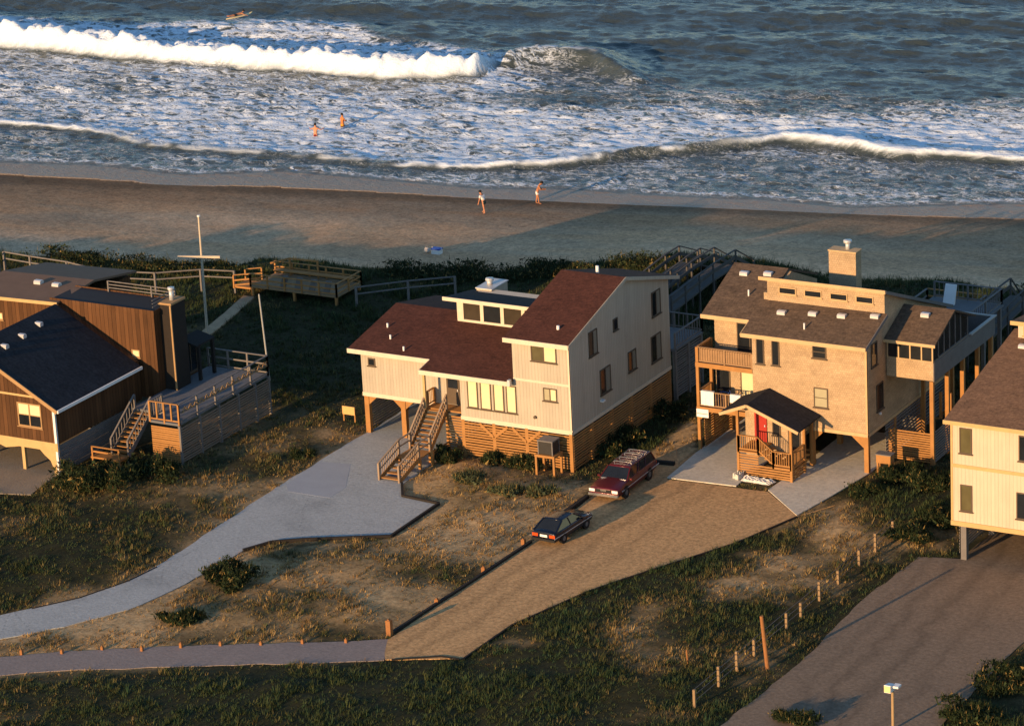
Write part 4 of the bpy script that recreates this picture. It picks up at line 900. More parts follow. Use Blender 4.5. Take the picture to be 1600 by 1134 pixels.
# ================================================================== dark brown house at the left
D = thing('brown_house', 'dark brown boarded house with charcoal gable roof and raised grey deck', 'house', (-30, -5, 0))
zg = lambda x: 4.12+.545*(-26.4-x) if x > -32.2 else 7.28+.545*(x+32.2)
MB().prism([(-38, 1.85), (-26.95, 1.85), (-26.95, zg(-26.95)-.16), (-32.2, zg(-32.2)-.16), (-38, zg(-38)-.16)], 'y', -11.4, -3.02).build('wall', DARKB, D)
mb = MB(); mb.slab([(-32.2, -11.85, zg(-32.2)), (-26.4, -11.85, zg(-26.4)), (-26.4, -3.6, zg(-26.4)), (-32.2, -3.6, zg(-32.2))], .13)
mb.slab([(-38.6, -11.85, zg(-38.6)), (-32.202, -11.85, zg(-32.2)), (-32.202, -3.6, zg(-32.2)), (-38.6, -3.6, zg(-38.6))], .13); rf = mb.build('roof', ROOF_D, D)
mb = MB(); mb.beam((-32.2, -11.89, zg(-32.2)-.1), (-26.4, -11.89, zg(-26.4)-.1), .06, .22); mb.beam((-38.6, -11.89, zg(-38.6)-.1), (-32.2, -11.89, zg(-32.2)-.1), .06, .22); mb.build('rake_board', DARKT, rf)
mb = MB(); mb.box(-26.395, -11.88, zg(-26.4)-.15, -26.30, -3.6, zg(-26.4)+.02); mb.build('gutter', WHITE, rf)
for x, y in ((-31.5, -6.2), (-31.3, -8.1), (-31.2, -9.9), (-31.0, -11.3)): box_vent(rf, x, y, zg(x), .2)
window(D, 'y', -29.52, -27.86, 2.72, 4.14, -11.4, (CURTAIN, CURTAIN), DARKT, .08, rows=2)
mb = MB(); mb.box(-29.44, -11.425, 2.8, -28.73, -11.415+.0, 3.4); mb.box(-28.65, -11.425, 2.8, -27.94, -11.415, 3.4); mb.build('window_screen', GLASS, D)
mb = MB(); mb.box(-38, -11.45, 1.45, -26.9, -11.403, 1.95); mb.build('band_board', TRIM_C, D)
mb = MB(); mb.box(-38, -11.43, 4.5, -27.9, -11.402, 4.62); mb.build('belt_board', TRIM_C, D)
mb = MB(); mb.box(-27.08, -11.44, 0, -26.93, -11.30, 3.95); mb.build('corner_board', WHITE, D)
for x in (-36, -33.2, -29.5): pile(D, x, -11.2, -.1, 1.85, .1, TRIM_C)
for x in (-36, -32.5, -29.6): pile(D, x, -8.0, -.1, 1.85, .1, TRIM_C)
mb = MB(); mb.prism([(-27.1, 1.45), (-28.2, 1.45), (-27.9, 1.15), (-27.5, .85), (-27.3, .3), (-27.3, 0), (-27.1, 0)], 'y', -11.43, -11.36); mb.build('arch_bracket', TRIM_C, D)
mb = MB(); mb.prism([(-29.6, 1.45), (-31.2, 1.45), (-30.6, 1.25)], 'y', -11.43, -11.36); mb.build('arch_bracket', TRIM_C, D)
lattice_x(D, -11.2, -3.2, -26.95, .1, 1.8, WOOD_GREY, .13, .11); lattice_y(D, -38, -27, -4.5, .1, 1.8, WOOD_GREY)
# taller rear block
MB().box(-38.5, -3.0, 2.0, -33.0, 5.0, 6.4).box(-38.5, -2.996, 6.4, -33.0, .9, 7.0).build('wall', DARKB, D); MB().box(-32.996, -3.0, 2.0, -25.65, -.5, 7.28).build('wall', DARKB, D); MB().box(-32.9, -.496, 2.0, -25.70, 1.2, 4.7).build('wall', DARKB, D)
mb = MB(); mb.box(-33.0, -3.05, 7.14, -25.6, -3.003, 7.42); mb.box(-25.647, -3.0, 7.14, -25.6, -.5, 7.4); mb.box(-33, -.497, 7.14, -25.66, -.45, 7.4); mb.build('parapet', DARKB, D)
MB().box(-32.95, -2.95, 7.282, -25.68, -.52, 7.33).build('flat_roof', plain('tar_roof', (.018, .018, .022), .8, .2), D)
mb = MB(); mb.slab([(-39, -3.4, 7.12), (-32.2, -3.4, 7.30), (-32.6, .9, 7.38), (-39.4, .9, 7.22)], .13); mb.slab([(-39.4, .902, 7.22), (-32.6, .902, 7.38), (-32.6, 5.2, 6.7), (-39.4, 5.2, 6.5)], .13)
rf = mb.build('roof', plain('faded_brown_roof', (.17, .105, .068), .9, .2, 2., .3), D)
mb = MB(); mb.beam((-39, -3.43, 7.03), (-32.2, -3.43, 7.21), .05, .2); mb.build('fascia', TRIM_C, rf)
for x, y in ((-35.6, -.6), (-34.2, -.7)): box_vent(rf, x, y, 7.34, .24)
rr_ = MB()
for p, q in (((-30.5, -.6, 7.33), (-27.4, -.6, 7.33)), ((-27.4, -.6, 7.33), (-25.75, -.6, 7.33)), ((-25.75, -.6, 7.33), (-25.75, -2.9, 7.33))):
    for h in (.25, .45, .65): rr_.beam((p[0], p[1], p[2]+h), (q[0], q[1], q[2]+h), .04, .05)
    rr_.box(p[0]-.04, p[1]-.04, 7.33, p[0]+.04, p[1]+.04, 8.0)
rr_.build('roof_railing', WOOD_GREY, D)
window(D, 'y', -27.4, -26.83, 4.42, 4.88, -3, (CURTAIN,), DARKT); window(D, 'y', -37.1, -36.6, 5.6, 6.05, -3, (CURTAIN,), DARKT)
window(D, 'x', -.3, 1.0, 2.6, 4.5, -25.70, (GLASS, GLASS), name='sliding_door')
cho = MB().box(-25.645, -2.35, 2.3, -24.85, -.95, 7.62).build('chimney', plain('black_stained_boards', (.022, .017, .014), .9, .2), D)
MB().box(-25.70, -2.40, 7.62, -24.80, -.9, 7.74).build('cap', DARKT, cho)
mb = MB(); mb.tube((-25.2, -1.7, 7.74), (-25.2, -1.7, 8.35), .14, .14, 12); mb.tube((-25.2, -1.7, 8.35), (-25.2, -1.7, 8.5), .2, .2, 12); mb.build('flue', METAL, cho, True)
MB().box(-24.92, -2.42, 2.46, -24.82, -2.352, 7.6).build('corner_board', DARKT, cho)
# roofed nook over the rear of the deck
mb = MB(); mb.slab([(-25.69, -.6, 4.95), (-24.5, -.6, 4.65), (-24.5, 1.3, 4.65), (-25.69, 1.3, 4.95)], .1); aw = mb.build('awning', plain('charcoal_board', (.014, .013, .013), .9, .2), D)
pile(aw, -24.6, -.3, 2.45, 4.55, .09, plain('charcoal_board', (.014, .013, .013))); pile(aw, -24.6, 1.15, 2.45, 4.55, .09, plain('charcoal_board', (.014, .013, .013)))
# raised deck
dk = MB().box(-25.64, -5.9, 2.3, -21.45, 2.1, 2.44).box(-23.4, -7.25, 2.3, -21.45, -5.9, 2.44).build('deck', DECKING, D)
lattice_y(D, -23.35, -21.45, -7.28, .1, 2.25, WOOD, .13, .1)
lattice_x(D, -7.25, 2.1, -21.38, .1, 2.25, plain('brown_grey_slats', (.20, .15, .11), .9, .3, 2, .2), .15, .10)
for y in (-7.2, -5.2, -3.2, -1.2, .6, 2.05): pile(D, -21.43, y, -.2, 2.3, .07, WOOD_GREY)
railing(D, (-23.4, -7.22, 2.44), (-21.42, -7.22, 2.44), 1.15, WOOD, .4, 3, rails=2, bal=.09)
railing(D, (-21.42, -7.2, 2.44), (-21.42, 2.05, 2.44), 1.15, WOOD_GREY, 0, 6, rails=3)
railing(D, (-25.6, 2.05, 2.44), (-21.42, 2.05, 2.44), 1.15, WOOD_GREY, 0, 4, rails=3)
railing(D, (-23.45, -7.2, 2.44), (-23.45, -5.9, 2.44), 1.1, WOOD_GREY, .2, 2)
mb = MB()
for i in range(16):
    y = -6.9+i*.55; mb.beam((-21.36, y, 3.0), (-21.36, y+.275, 3.3), .03, .06); mb.beam((-21.36, y+.275, 3.3), (-21.36, y+.55, 3.0), .03, .06)
mb.beam((-21.355, -7.0, 3.02), (-21.355, 1.95, 3.02), .025, .03); mb.beam((-21.355, -7.0, 3.28), (-21.355, 1.95, 3.28), .025, .03); mb.build('sunlit_baluster_ends', DARKT, dk)  # orange zigzag put in for sunlit baluster ends seen below the rail
mb = MB(); 
for x in (-25.35, -24.2): mb.beam((x, -8.5, .55), (x, -5.95, 2.36), .06, .28)
sto = mb.build('staircase', WOOD_GREY, D)
for i in range(9): MB().box(-25.32, -8.45+i*.28, .72+i*.19, -24.23, -8.17+i*.28, .765+i*.19).build('tread', WOOD, sto)
for x in (-25.35, -24.2):
    mb = MB(); mb.beam((x, -8.5, 1.5), (x, -5.95, 3.3), .1, .05); mb.box(x-.05, -8.55, 0, x+.05, -8.45, 1.5); mb.box(x-.05, -6.0, 2.3, x+.05, -5.9, 3.3)
    for k in range(1, 9): t_ = k/9; mb.box(x-.02, -8.5+2.55*t_-.02, .75+1.8*t_, x+.02, -8.5+2.55*t_+.02, 1.48+1.8*t_)
    mb.build('handrail', WOOD_GREY, sto)
mb = MB(); mb.box(-26.2, -9.4, .5, -24.15, -8.5, .6)
for x in (-26.1, -24.25): mb.box(x-.05, -9.38, -.1, x+.05, -9.28, 1.2)
mb.beam((-26.15, -9.33, 1.2), (-24.2, -9.33, 1.2), .1, .05); mb.beam((-26.15, -9.33, .9), (-24.2, -9.33, .9), .04, .1); mb.build('landing', WOOD, sto)

# ================================================================== cars
PAINT_R = plain('maroon_paint', (0.095, 0.007, 0.010), 0.3, 0.06, 2, 0.03, 0.2, 0.6)
PAINT_B = plain('navy_paint', (0.005, 0.009, 0.022), 0.25, 0.06, 2, 0.03, 0.2, 0.6)
CHROME = plain('chrome', (0.75, 0.75, 0.75), 0.2, 0.05, metal=0.9)
AMBER = plain('tail_lamp_lens', (0.55, 0.07, 0.012), 0.3, 0.05)
LAMPW = plain('lamp_lens', (0.9, 0.85, 0.75), 0.25, 0.05)
def loft(mb, rings):
    n = len(rings[0]); k = len(mb.v); vs = [p for r in rings for p in r]; fs = []
    for i in range(len(rings)-1):
        for j in range(n): a = i*n+j; b = i*n+(j+1) % n; fs.append((a, b, b+n, a+n))
    fs.append(tuple(reversed(range(n)))); fs.append(tuple(range((len(rings)-1)*n, len(rings)*n)))
    mb.v += [tuple(p) for p in vs]; mb.f += [tuple(q+k for q in f) for f in fs]; return mb
def ring(x, zb, zt, hw, crown=0.04):
    return [(x, -hw*.88, zb), (x, -hw*.985, zb+.10), (x, -hw, zb+(zt-zb)*.55), (x, -hw*.97, zt-.07), (x, -hw*.87, zt-.01), (x, -hw*.4, zt+crown), (x, hw*.4, zt+crown), (x, hw*.87, zt-.01), (x, hw*.97, zt-.07), (x, hw, zb+(zt-zb)*.55), (x, hw*.985, zb+.10), (x, hw*.88, zb)]
def car(label, cat, paint, body, gh, hw, wheels, rw, rear_cam, wagon):
    r = thing('parked_car', label, cat, (0, 0, 0))
    b = loft(MB(), [ring(*s, hw*s_) for s, s_ in body]).build('body', paint, r, True)
    md = b.modifiers.new('edge', 'BEVEL'); md.width = .02; md.segments = 2; md.angle_limit = math.radians(35)
    (bx0, bx1, tx0, tx1, zb, zt) = gh; w0, w1 = hw*.90, hw*.72
    V = [(bx0,-w0,zb),(bx1,-w0,zb),(bx1,w0,zb),(bx0,w0,zb),(tx0,-w1,zt),(tx1,-w1,zt),(tx1,w1,zt),(tx0,w1,zt)]
    MB().add(V, [(0,3,2,1),(4,5,6,7),(0,1,5,4),(1,2,6,5),(2,3,7,6),(3,0,4,7)]).build('window_glass', GLASS, r)
    rf_ = MB(); loft(rf_, [[(x, -w, zt-.02), (x, -w*.9, zt+.03), (x, 0, zt+.055), (x, w*.9, zt+.03), (x, w, zt-.02)] for x, w in ((tx0+.03, w1*.96), (tx0-.15, w1*1.02), (tx1+.12, w1*1.02), (tx1-.03, w1*.97))]); rf_.build('roof', paint, r, True)
    for s in (-1, 1):
        MB().beam((bx0, s*w0, zb), (tx0, s*w1, zt), .06, .05).build('pillar', paint, r); MB().beam((bx1, s*w0, zb), (tx1, s*w1, zt), .10, .06).build('pillar', paint, r)
        MB().box(bx0+.9, s*hw*.985, .56, bx1-.3, s*(hw*1.0+.012), .60).build('side_moulding', METAL, r)
        for f_ in ((.36, .40), (.66, .70)) if wagon else ((.45, .5),):
            MB().beam((bx0+(bx1-bx0)*f_[0]*1.0, s*(w0+.005), zb), (tx0+(tx1-tx0)*f_[1]-.04, s*(w1+.01), zt), .03, .09).build('pillar', paint, r)
    for x in wheels:
        for s in (-1, 1):
            wl = MB().tube((x, s*(hw-.20), rw), (x, s*(hw+.012), rw), rw, rw, 20).build('wheel', BLACK, r)
            MB().tube((x, s*(hw+.012), rw), (x, s*(hw+.025), rw), rw*.5, rw*.45, 14).build('rim', plain('dull_rim', (.16, .16, .17), .5, .1, metal=.5), wl)
            MB().tube((x, s*(hw-.03), rw+.02), (x, s*(hw+.006), rw+.02), rw*1.16, rw*1.16, 20).build('wheel_arch', BLACK, r)
    for s in (-1, 1): MB().box(bx0-.32, s*hw*.98, zb-.02, bx0-.16, s*(hw*.98+.16), zb+.1).build('door_mirror', paint, r)
    return r
w_ = car('dark red station wagon with chrome front parked nose towards the viewer beside the straw slope', 'car', PAINT_R,
    [((2.66,.38,.74),.93), ((2.60,.30,.82),.97), ((1.9,.26,.90),1), ((1.1,.26,.95),1), ((0,.24,.96),1), ((-1.6,.26,.97),1), ((-2.5,.30,.96),.97), ((-2.62,.38,.80),.94)],
    (1.30, -2.50, .50, -2.30, .93, 1.42), .96, (1.62, -1.52), .34, False, True)
fr = MB(); fr.box(2.60, -.93, .38, 2.76, .93, .52); fr.build('front_bumper', CHROME, w_)
for s in (-1, 1): MB().box(2.63, s*.55, .60, 2.69, s*.90, .76).build('headlight', LAMPW, w_)
MB().box(2.64, -.5, .58, 2.685, .5, .77).build('grille', BLACK, w_); MB().box(2.686, -.18, .68, 2.70, .18, .76).build('grille_badge', CHROME, w_)
MB().box(1.28, -.80, .94, 1.34, .80, .975).build('wiper_cowl', CHROME, w_)
rk = MB()
for s in (-1, 1): rk.beam((.1, s*.55, 1.53), (-2.1, s*.55, 1.53), .03, .03)
for x in (0, -.7, -1.4, -2.05): rk.beam((x, -.55, 1.53), (x, .55, 1.53), .03, .03); rk.box(x-.02, -.57, 1.44, x+.02, -.53, 1.52); rk.box(x-.02, .53, 1.44, x+.02, .57, 1.52)
rk.build('roof_rack', CHROME, w_)
for s in (-1, 1): MB().box(-2.66, s*.6, .55, -2.6, s*.88, .8).build('tail_light', AMBER, w_)
w_.scale = (.95,)*3; w_.location = (3.66, -1.05, .02); w_.rotation_euler = (0, 0, math.radians(-88))
h_ = car('small navy blue hatchback seen from behind with orange red tail lights, nearest the road', 'car', PAINT_B,
    [((2.08,.40,.66),.90), ((2.0,.30,.72),.95), ((1.3,.24,.80),1), ((.8,.24,.86),1), ((0,.22,.87),1), ((-1.2,.24,.88),1), ((-1.95,.28,.88),.96), ((-2.10,.36,.80),.93)],
    (.95, -1.95, .20, -1.05, .85, 1.28), .83, (1.28, -1.22), .29, True, False)
for s in (-1, 1): MB().box(-2.13, s*.38, .56, -2.06, s*.76, .74).build('tail_light', AMBER, h_)
MB().box(-2.125, -.24, .56, -2.09, .24, .70).build('number_plate', LAMPW, h_)
MB().box(-2.2, -.78, .34, -2.06, .78, .48).build('rear_bumper', BLACK, h_)
for s in (-1, 1): MB().box(2.04, s*.35, .52, 2.1, s*.72, .64).build('headlight', LAMPW, h_)
h_.scale = (.92,)*3; h_.location = (3.92, -8.55, .02); h_.rotation_euler = (0, 0, math.radians(87))

# ================================================================== timber edging along the drives, and one strip for edge shadow
def edging(pts, label, h=.16, w=.16, z=0.0):
    mb = MB()
    for a, b in zip(pts[:-1], pts[1:]): mb.beam((a[0], a[1], z+h/2), (b[0], b[1], z+h/2), w, h)
    o = mb.build('timber_and_shade_edging', TARRED_AND_SHADE, None, origin=(pts[0][0], pts[0][1], z)); return tag(o, label, 'edging', 'dark timbers edging the driveways')
edging(P_([(610,992),(720,921),(830,848)]), 'straight dark timber edge between gravel driveway and straw slope, ending at the navy car', .15, .15)
edging(P_([(880,805),(918,778)]), 'short dark timber edge between the two parked cars', .2, .22)
edging(P_([(1020,724),(1054,727)]), 'short dark timber lying behind the dark red station wagon', .22, .22)
edging(P_([(628,756),(629,776),(686,788),(611,839),(475,844),(425,848),(380,861)]), 'dark timber edge bending round the pointed end of the grey driveway', .14, .14)
edging(P_([(245,886),(200,908),(125,934),(50,951)]), 'low dark timber edge on the far side of the grey driveway, at the left', .05, .06)
edging(P_([(1245,808),(1150,849),(1000,897),(920,924),(800,977),(722,1031),(690,1026),(612,1031)]), 'painted edge shadow on the lower side of the gravel driveway, from concrete pad to road', .07, .09)  # no timber here: dark strip put in for the shadow along the drive's edge

# ================================================================== posts, fences, poles
STUMP = plain('orange_brown_post', (0.30, 0.13, 0.045), 0.85, 0.25, 5, 0.2)
def marker(px, py, h, label, r=.10):
    x, y = G(px, py); z = gz(x, y); mb = MB(); mb.prism([(x-r, y-r), (x+r, y-r), (x+r, y+r), (x-r, y+r)], 'z', z-.2, z+h)
    mb.prism([(x-r*.6, z+h), (x+r*.6, z+h), (x, z+h+.08)], 'y', y-r*.6, y+r*.6)
    o = mb.build('marker_post', STUMP, None, origin=(x, y, z)); return tag(o, label, 'post', 'short marker posts along the road and driveway')
for px, lab in ((34, 'first short orange brown post from the left on the upper side of the road'), (97, 'second short orange brown post from the left above the road'), (160, 'third short orange brown post from the left above the road'),
                (222, 'fourth short orange brown post from the left above the road'), (283, 'fifth short orange brown post from the left above the road'), (345, 'sixth short orange brown post from the left above the road'),
                (408, 'seventh short orange brown post from the left above the road'), (473, 'short orange brown post above the road, third to the left of the tall junction post'), (541, 'short orange brown post above the road, nearest the tall junction post')):
    marker(px, 1022-px*0.034+(px*7%5)-2, .20+.09*((px*13)%4)/3, lab, .07)
marker(609, 992, .85, 'tallest orange brown post, at the corner where road and gravel driveway meet', .13)
marker(683, 943, .3, 'short post beside the gravel driveway edge, nearer the road'); marker(756, 893, .3, 'short post half way up the gravel driveway edge'); marker(818, 850, .32, 'short post just left of the navy hatchback')
FPX_ = [(1075,1105),(1110,1072),(1140,1048),(1168,1025),(1227,983),(1257,965),(1286,940),(1316,915),(1345,886),(1376,865),(1406,842)]
FP = [G(*q) for q in FPX_]
fz = MB(); x0 = 20.15
fence = thing('wire_fence', 'wire fence of short wooden posts beside the mauve gravel forecourt', 'fence', (20.3, -15, 0))
for (x, y) in FP:
    z = gz(20.3, y); MB().box(20.3-.06, y-.06, z-.2, 20.3+.06, y+.06, z+.75+.35*((round(y*10)*7)%5)/5).build('post', plain('grey_post', (.27, .18, .095), .9, .2), fence)
wm = MB()
for a, b in zip(FP[:-1], FP[1:]):
    for h in (.3, .6, .9): wm.beam((20.3, a[1], gz(20.3, a[1])+h), (20.3, b[1], gz(20.3, b[1])+h), .025, .025)
wm.build('wire', plain('old_wire', (.16, .14, .12), .6, .1, metal=.5), fence)
x, y = G(1200, 1045); z = gz(x, y)
tag(MB().tube((x, y, z-.2), (x-.22, y-.1, z+2.75), .11, .09, 10).build('wooden_pole', STUMP, None, origin=(x, y, z)), 'tall leaning brown wooden pole standing in the wire fence line', 'pole')
for px, py, h, lab in ((1075, 1040, .7, 'thin brown stick standing alone in the grass left of the wire fence'),):
    x, y = G(px, py); z = gz(x, y); tag(MB().tube((x, y, z-.1), (x-.05, y, z+h), .05, .04, 8).build('stake', STUMP, None, origin=(x, y, z)), lab, 'stake')
# lamp at the lower right
x, y = 29.72, -24.4; z = gz(x, y)
L_ = thing('lamp_post', 'lamp post with boxy white head at the bottom edge by the forecourt', 'lamp', (x, y, z))
MB().tube((x, y, z-.2), (x, y, z+1.95), .075, .065, 10).build('pole', plain('brown_pole', (.36, .24, .12), .8, .15), L_)
hd = MB().prism([(y-.28, z+1.95), (y+.25, z+1.95), (y+.25, z+2.22), (y-.28, z+2.32)], 'x', x-.3, x+.02).build('lamp_head', WHITE, L_); MB().box(x-.29, y-.30, z+1.98, x+.01, y-.283, z+2.28).build('lens', plain('amber_lens', (.85, .62, .28), .4, .05), hd)
MB().box(x+.03, y-.1, z+2.15, x+.32, y+.28, z+2.25).build('bracket', WHITE, L_)

def rail_fence(name, label, cat, pts, rails=(1.0, .55), mat=WOOD_GREY, step=2.4, group=None, zoff=0):
    x0, y0 = pts[0]; r = thing(name, label, cat, (x0, y0, gz(x0, y0)), group=group); mb = MB()
    P = []
    for a, b in zip(pts[:-1], pts[1:]):
        n = max(1, round(math.hypot(b[0]-a[0], b[1]-a[1])/step))
        for i in range(n): P.append((a[0]+(b[0]-a[0])*i/n, a[1]+(b[1]-a[1])*i/n))
    P.append(pts[-1]); Z = [gz(*p)+zoff for p in P]
    for (x, y), z in zip(P, Z): MB().box(x-.06, y-.06, z-.4-zoff, x+.06, y+.06, z+rails[0]+.02).build('post', mat, r)
    for i in range(len(P)-1):
        for h in rails: mb.beam((*P[i], Z[i]+h), (*P[i+1], Z[i+1]+h), .06, .08)
    mb.build('rail', mat, r); return r
rail_fence('rail_fence', 'long sagging two rail fence along the dune behind the dark brown house', 'fence', [(-53,18.2),(-50.6,17.9),(-47.6,17.9),(-43.9,17.3),(-40.6,18.0),(-38.3,19.9),(-36.2,20.7)], zoff=.5)
rail_fence('rail_fence', 'grey two rail fence running right from the beach platform', 'fence', [(-27.0,20.9),(-24.3,22.9),(-21.8,24.6)], zoff=.3)
rail_fence('rail_fence', 'far rail fence at the left edge above the dark brown house roof', 'fence', [(-55,14.0),(-53,17.6)], zoff=.6)
# beach platform
x0, y0, x1, y1 = -34.9, 20.6, -28.3, 23.6
zb = gz(-31.5, 22)+.55
B = thing('beach_platform', 'orange lit wooden dune platform with railings and benches at the end of the sand path', 'deck', (-31.6, 22, zb-.5))
MB().box(x0, y0, zb, x1, y1, zb+.14).build('floor', plain('tan_decking', (.26, .17, .09), .9, .2), B)
for x in (x0+.1, -31.6, x1-.1):
    for y in (y0+.1, y1-.1): pile(B, x, y, zb-1.6, zb, .08)
railing(B, (x0, y0, zb+.14), (x1, y0, zb+.14), .8, WOOD, 0, 6, rails=3); railing(B, (x0, y1, zb+.14), (x1, y1, zb+.14), .8, WOOD, 0, 6, rails=3)
railing(B, (x1, y0, zb+.14), (x1, y1, zb+.14), .8, WOOD, 0, 3, rails=3)
for x in (-32.7, -31.6, -30.5, -29.4):
    mb = MB(); mb.prism([(x, zb+.2), (x+.45, zb+.2), (x+.72, zb+1.05), (x+.3, zb+1.05)], 'y', y0+.08, y0+.14); mb.build('bench_back', WOOD_GREY, B)
MB().box(x0+.3, y1-.7, zb+.5, x1-.3, y1-.2, zb+.56).build('bench_seat', WOOD, B)
for (a, b) in (((-36.2, 20.6), (-34.9, 20.6)), ((-36.2, 22.0), (-34.9, 22.0))): railing(B, (a[0], a[1], zb-.1), (b[0], b[1], zb+.14), .8, WOOD, 0, 2, rails=3)
MB().box(-36.2, 20.6, zb-.15, -34.92, 22.0, zb-.03).build('ramp', WOOD, B)
mb = MB(); mb.beam((-34.6, 22.6, zb+1.1), (-33.6, 23.4, zb+1.3), .1, .1); mb.beam((-33.6, 23.4, zb+1.3), (-31.5, 23.5, zb+1.3), .1, .1); mb.beam((-33.6, 23.4, zb), (-33.6, 23.4, zb+1.3), .1, .1); mb.beam((-31.5, 23.5, zb), (-31.5, 23.5, zb+1.3), .1, .1); mb.build('arbour_rail', WOOD, B)
# masts
Y0 = 12.9; X0 = -33.2; z = gz(X0, Y0)
M_ = thing('flag_mast', 'tall pale mast with a level crosspiece standing on the dune by the sand path', 'mast', (X0, Y0, z))
MB().tube((X0, Y0, z-.3), (X0+.05, Y0, 7.9), .09, .06, 10).build('pole', plain('pale_mast', (.52, .44, .33), .7, .15), M_)
MB().beam((X0-1.45, Y0-.45, 5.25), (X0+1.3, Y0+.2, 5.35), .13, .15).build('crosspiece', plain('pale_mast', (.52, .44, .33)), M_)
MB().tube((X0+.05, Y0, 7.9), (X0+.05, Y0, 8.0), .1, .1, 8).build('truck', WHITE, M_)
tag(MB().tube((-21.45, 2.2, 2.0), (-21.75, 2.2, 7.3), .055, .045, 8).build('deck_mast', plain('grey_mast', (.33, .33, .31), .7, .15), None, origin=(-21.45, 2.2, 2.0)), 'slim grey mast at the back corner of the raised grey deck', 'mast')
# small orange stand near the carport
x, y = -16.2, 2.4; z = gz(x, y)
sg = thing('sign_stand', 'small pale orange board on two legs in the grass left of the carport', 'sign', (x, y, z))
MB().box(x-.42, y-.02, z+.45, x+.42, y+.03, z+.95).build('board', plain('pale_orange_board', (.62, .38, .14), .8, .2, 6), sg)
for s in (-.38, .38): MB().box(x+s-.04, y+.035, z-.1, x+s+.04, y+.11, z+.92).build('leg', WOOD, sg)
# air conditioner on its stand
x0, x1, y0, y1 = -1.75, -.5, -1.3, -.3
A = thing('equipment_stand', 'wooden four legged stand before the corner of the orange lattice', 'stand', (-1.1, -.8, 0))
MB().box(x0, y0, 1.12, x1, y1, 1.26).build('platform', WOOD, A)
for x in (x0+.07, x1-.07):
    for y in (y0+.07, y1-.07): MB().box(x-.06, y-.06, -.1, x+.06, y+.06, 1.12).build('leg', WOOD, A)
U = thing('air_conditioner', 'dark louvred air conditioner box on the wooden four legged stand', 'air conditioner', (-1.1, -.8, 1.26))
MB().box(-1.55, -1.2, 1.3, -.65, -.42, 2.02).build('body', plain('dark_louvre', (.03, .028, .026), .7, .2), U); mb = MB()
for x in (-1.57, -.69):
    for y in (-1.22, -.46): mb.box(x, y, 1.262, x+.06, y+.06, 2.03)
mb.box(-1.59, -1.24, 2.035, -.61, -.38, 2.10); mb.build('frame', WOOD_GREY, U)
# small things by the shingle house
bx_ = thing('utility_box', 'small orange wooden box on legs right of the shingle house front pile', 'box', (16.2, 5.9, 0))
MB().box(15.75, 5.75, .72, 16.6, 6.25, 1.2).build('box_body', WOOD, bx_); MB().box(15.7, 5.7, 1.2, 16.65, 6.3, 1.25).build('lid', WOOD_GREY, bx_)
for q in ((15.82, 5.82), (16.53, 5.82), (16.53, 6.18), (15.82, 6.18)): MB().box(q[0]-.05, q[1]-.05, -.1, q[0]+.05, q[1]+.05, .72).build('leg', WOOD, bx_)
def towel(x0, x1, y, zt, drop, label):
    mb = MB(); n = 10
    for k in range(n):
        a = x0+(x1-x0)*k/n; b = x0+(x1-x0)*(k+1)/n; da = .02*math.sin(k*1.7); db = .02*math.sin((k+1)*1.7)
        mb.add([(a, y-.09+da, zt-drop), (b, y-.09+db, zt-drop), (b, y-.075, zt+.02), (a, y-.075, zt+.02), (a, y-.11+da, zt-drop), (b, y-.11+db, zt-drop), (b, y-.095, zt+.035), (a, y-.095, zt+.035)], [(0,1,2,3),(4,7,6,5),(0,4,5,1),(2,6,7,3)])
        mb.add([(a, y-.095, zt+.035), (b, y-.095, zt+.035), (b, y+.08, zt+.035), (a, y+.08, zt+.035), (a, y-.095, zt+.025), (b, y-.095, zt+.025), (b, y+.08, zt+.025), (a, y+.08, zt+.025)], [(0,1,2,3),(4,7,6,5)])
    o = mb.build('towel', WHITE, None, origin=(x0, y, zt)); return tag(o, label, 'towel', 'white towels on the lower deck rail')
towel(5.15, 5.95, 5.83, 3.53, .78, 'larger white towel hung over the lower deck rail, at its left end')
towel(6.95, 7.6, 5.83, 3.53, .45, 'smaller white towel on the lower deck rail, partly behind the entry roof')
sg = thing('notice_board', 'blank white board fixed below the lower deck of the shingle house', 'sign', (5.2, 5.7, 2.2))
MB().box(4.88, 5.66, 2.02, 5.62, 5.70, 2.5).build('board', WHITE, sg); MB().box(4.92, 5.64, 2.22, 5.58, 5.659, 2.25).build('crack_line', WOOD_GREY, sg)
cy = thing('bicycle', 'dark blue bicycle standing on the lower deck behind the towels', 'bicycle', (6.2, 6.6, 2.58))
for s in (-.5, .5):
    mb = MB()
    for k in range(16):
        a = 2*math.pi*k/16; b = 2*math.pi*(k+1)/16; mb.beam((6.2+s+.32*math.cos(a), 6.6, 2.92+.32*math.sin(a)), (6.2+s+.32*math.cos(b), 6.6, 2.92+.32*math.sin(b)), .03, .03)
    mb.build('wheel', BLACK, cy)
mb = MB()
for p, q in (((5.7, 2.92), (6.1, 2.9)), ((6.1, 2.9), (5.98, 3.4)), ((5.98, 3.4), (5.7, 2.92)), ((6.1, 2.9), (6.55, 3.4)), ((5.98, 3.35), (6.55, 3.35)), ((6.7, 2.92), (6.52, 3.5))): mb.beam((p[0], 6.6, p[1]), (q[0], 6.6, q[1]), .04, .04)
mb.build('frame', plain('blue_frame', (.03, .08, .25), .4, .1), cy); MB().box(5.86, 6.52, 3.42, 6.1, 6.68, 3.47).build('saddle', BLACK, cy); MB().beam((6.5, 6.35, 3.52), (6.5, 6.85, 3.52), .03, .03).build('handlebar', BLACK, cy)
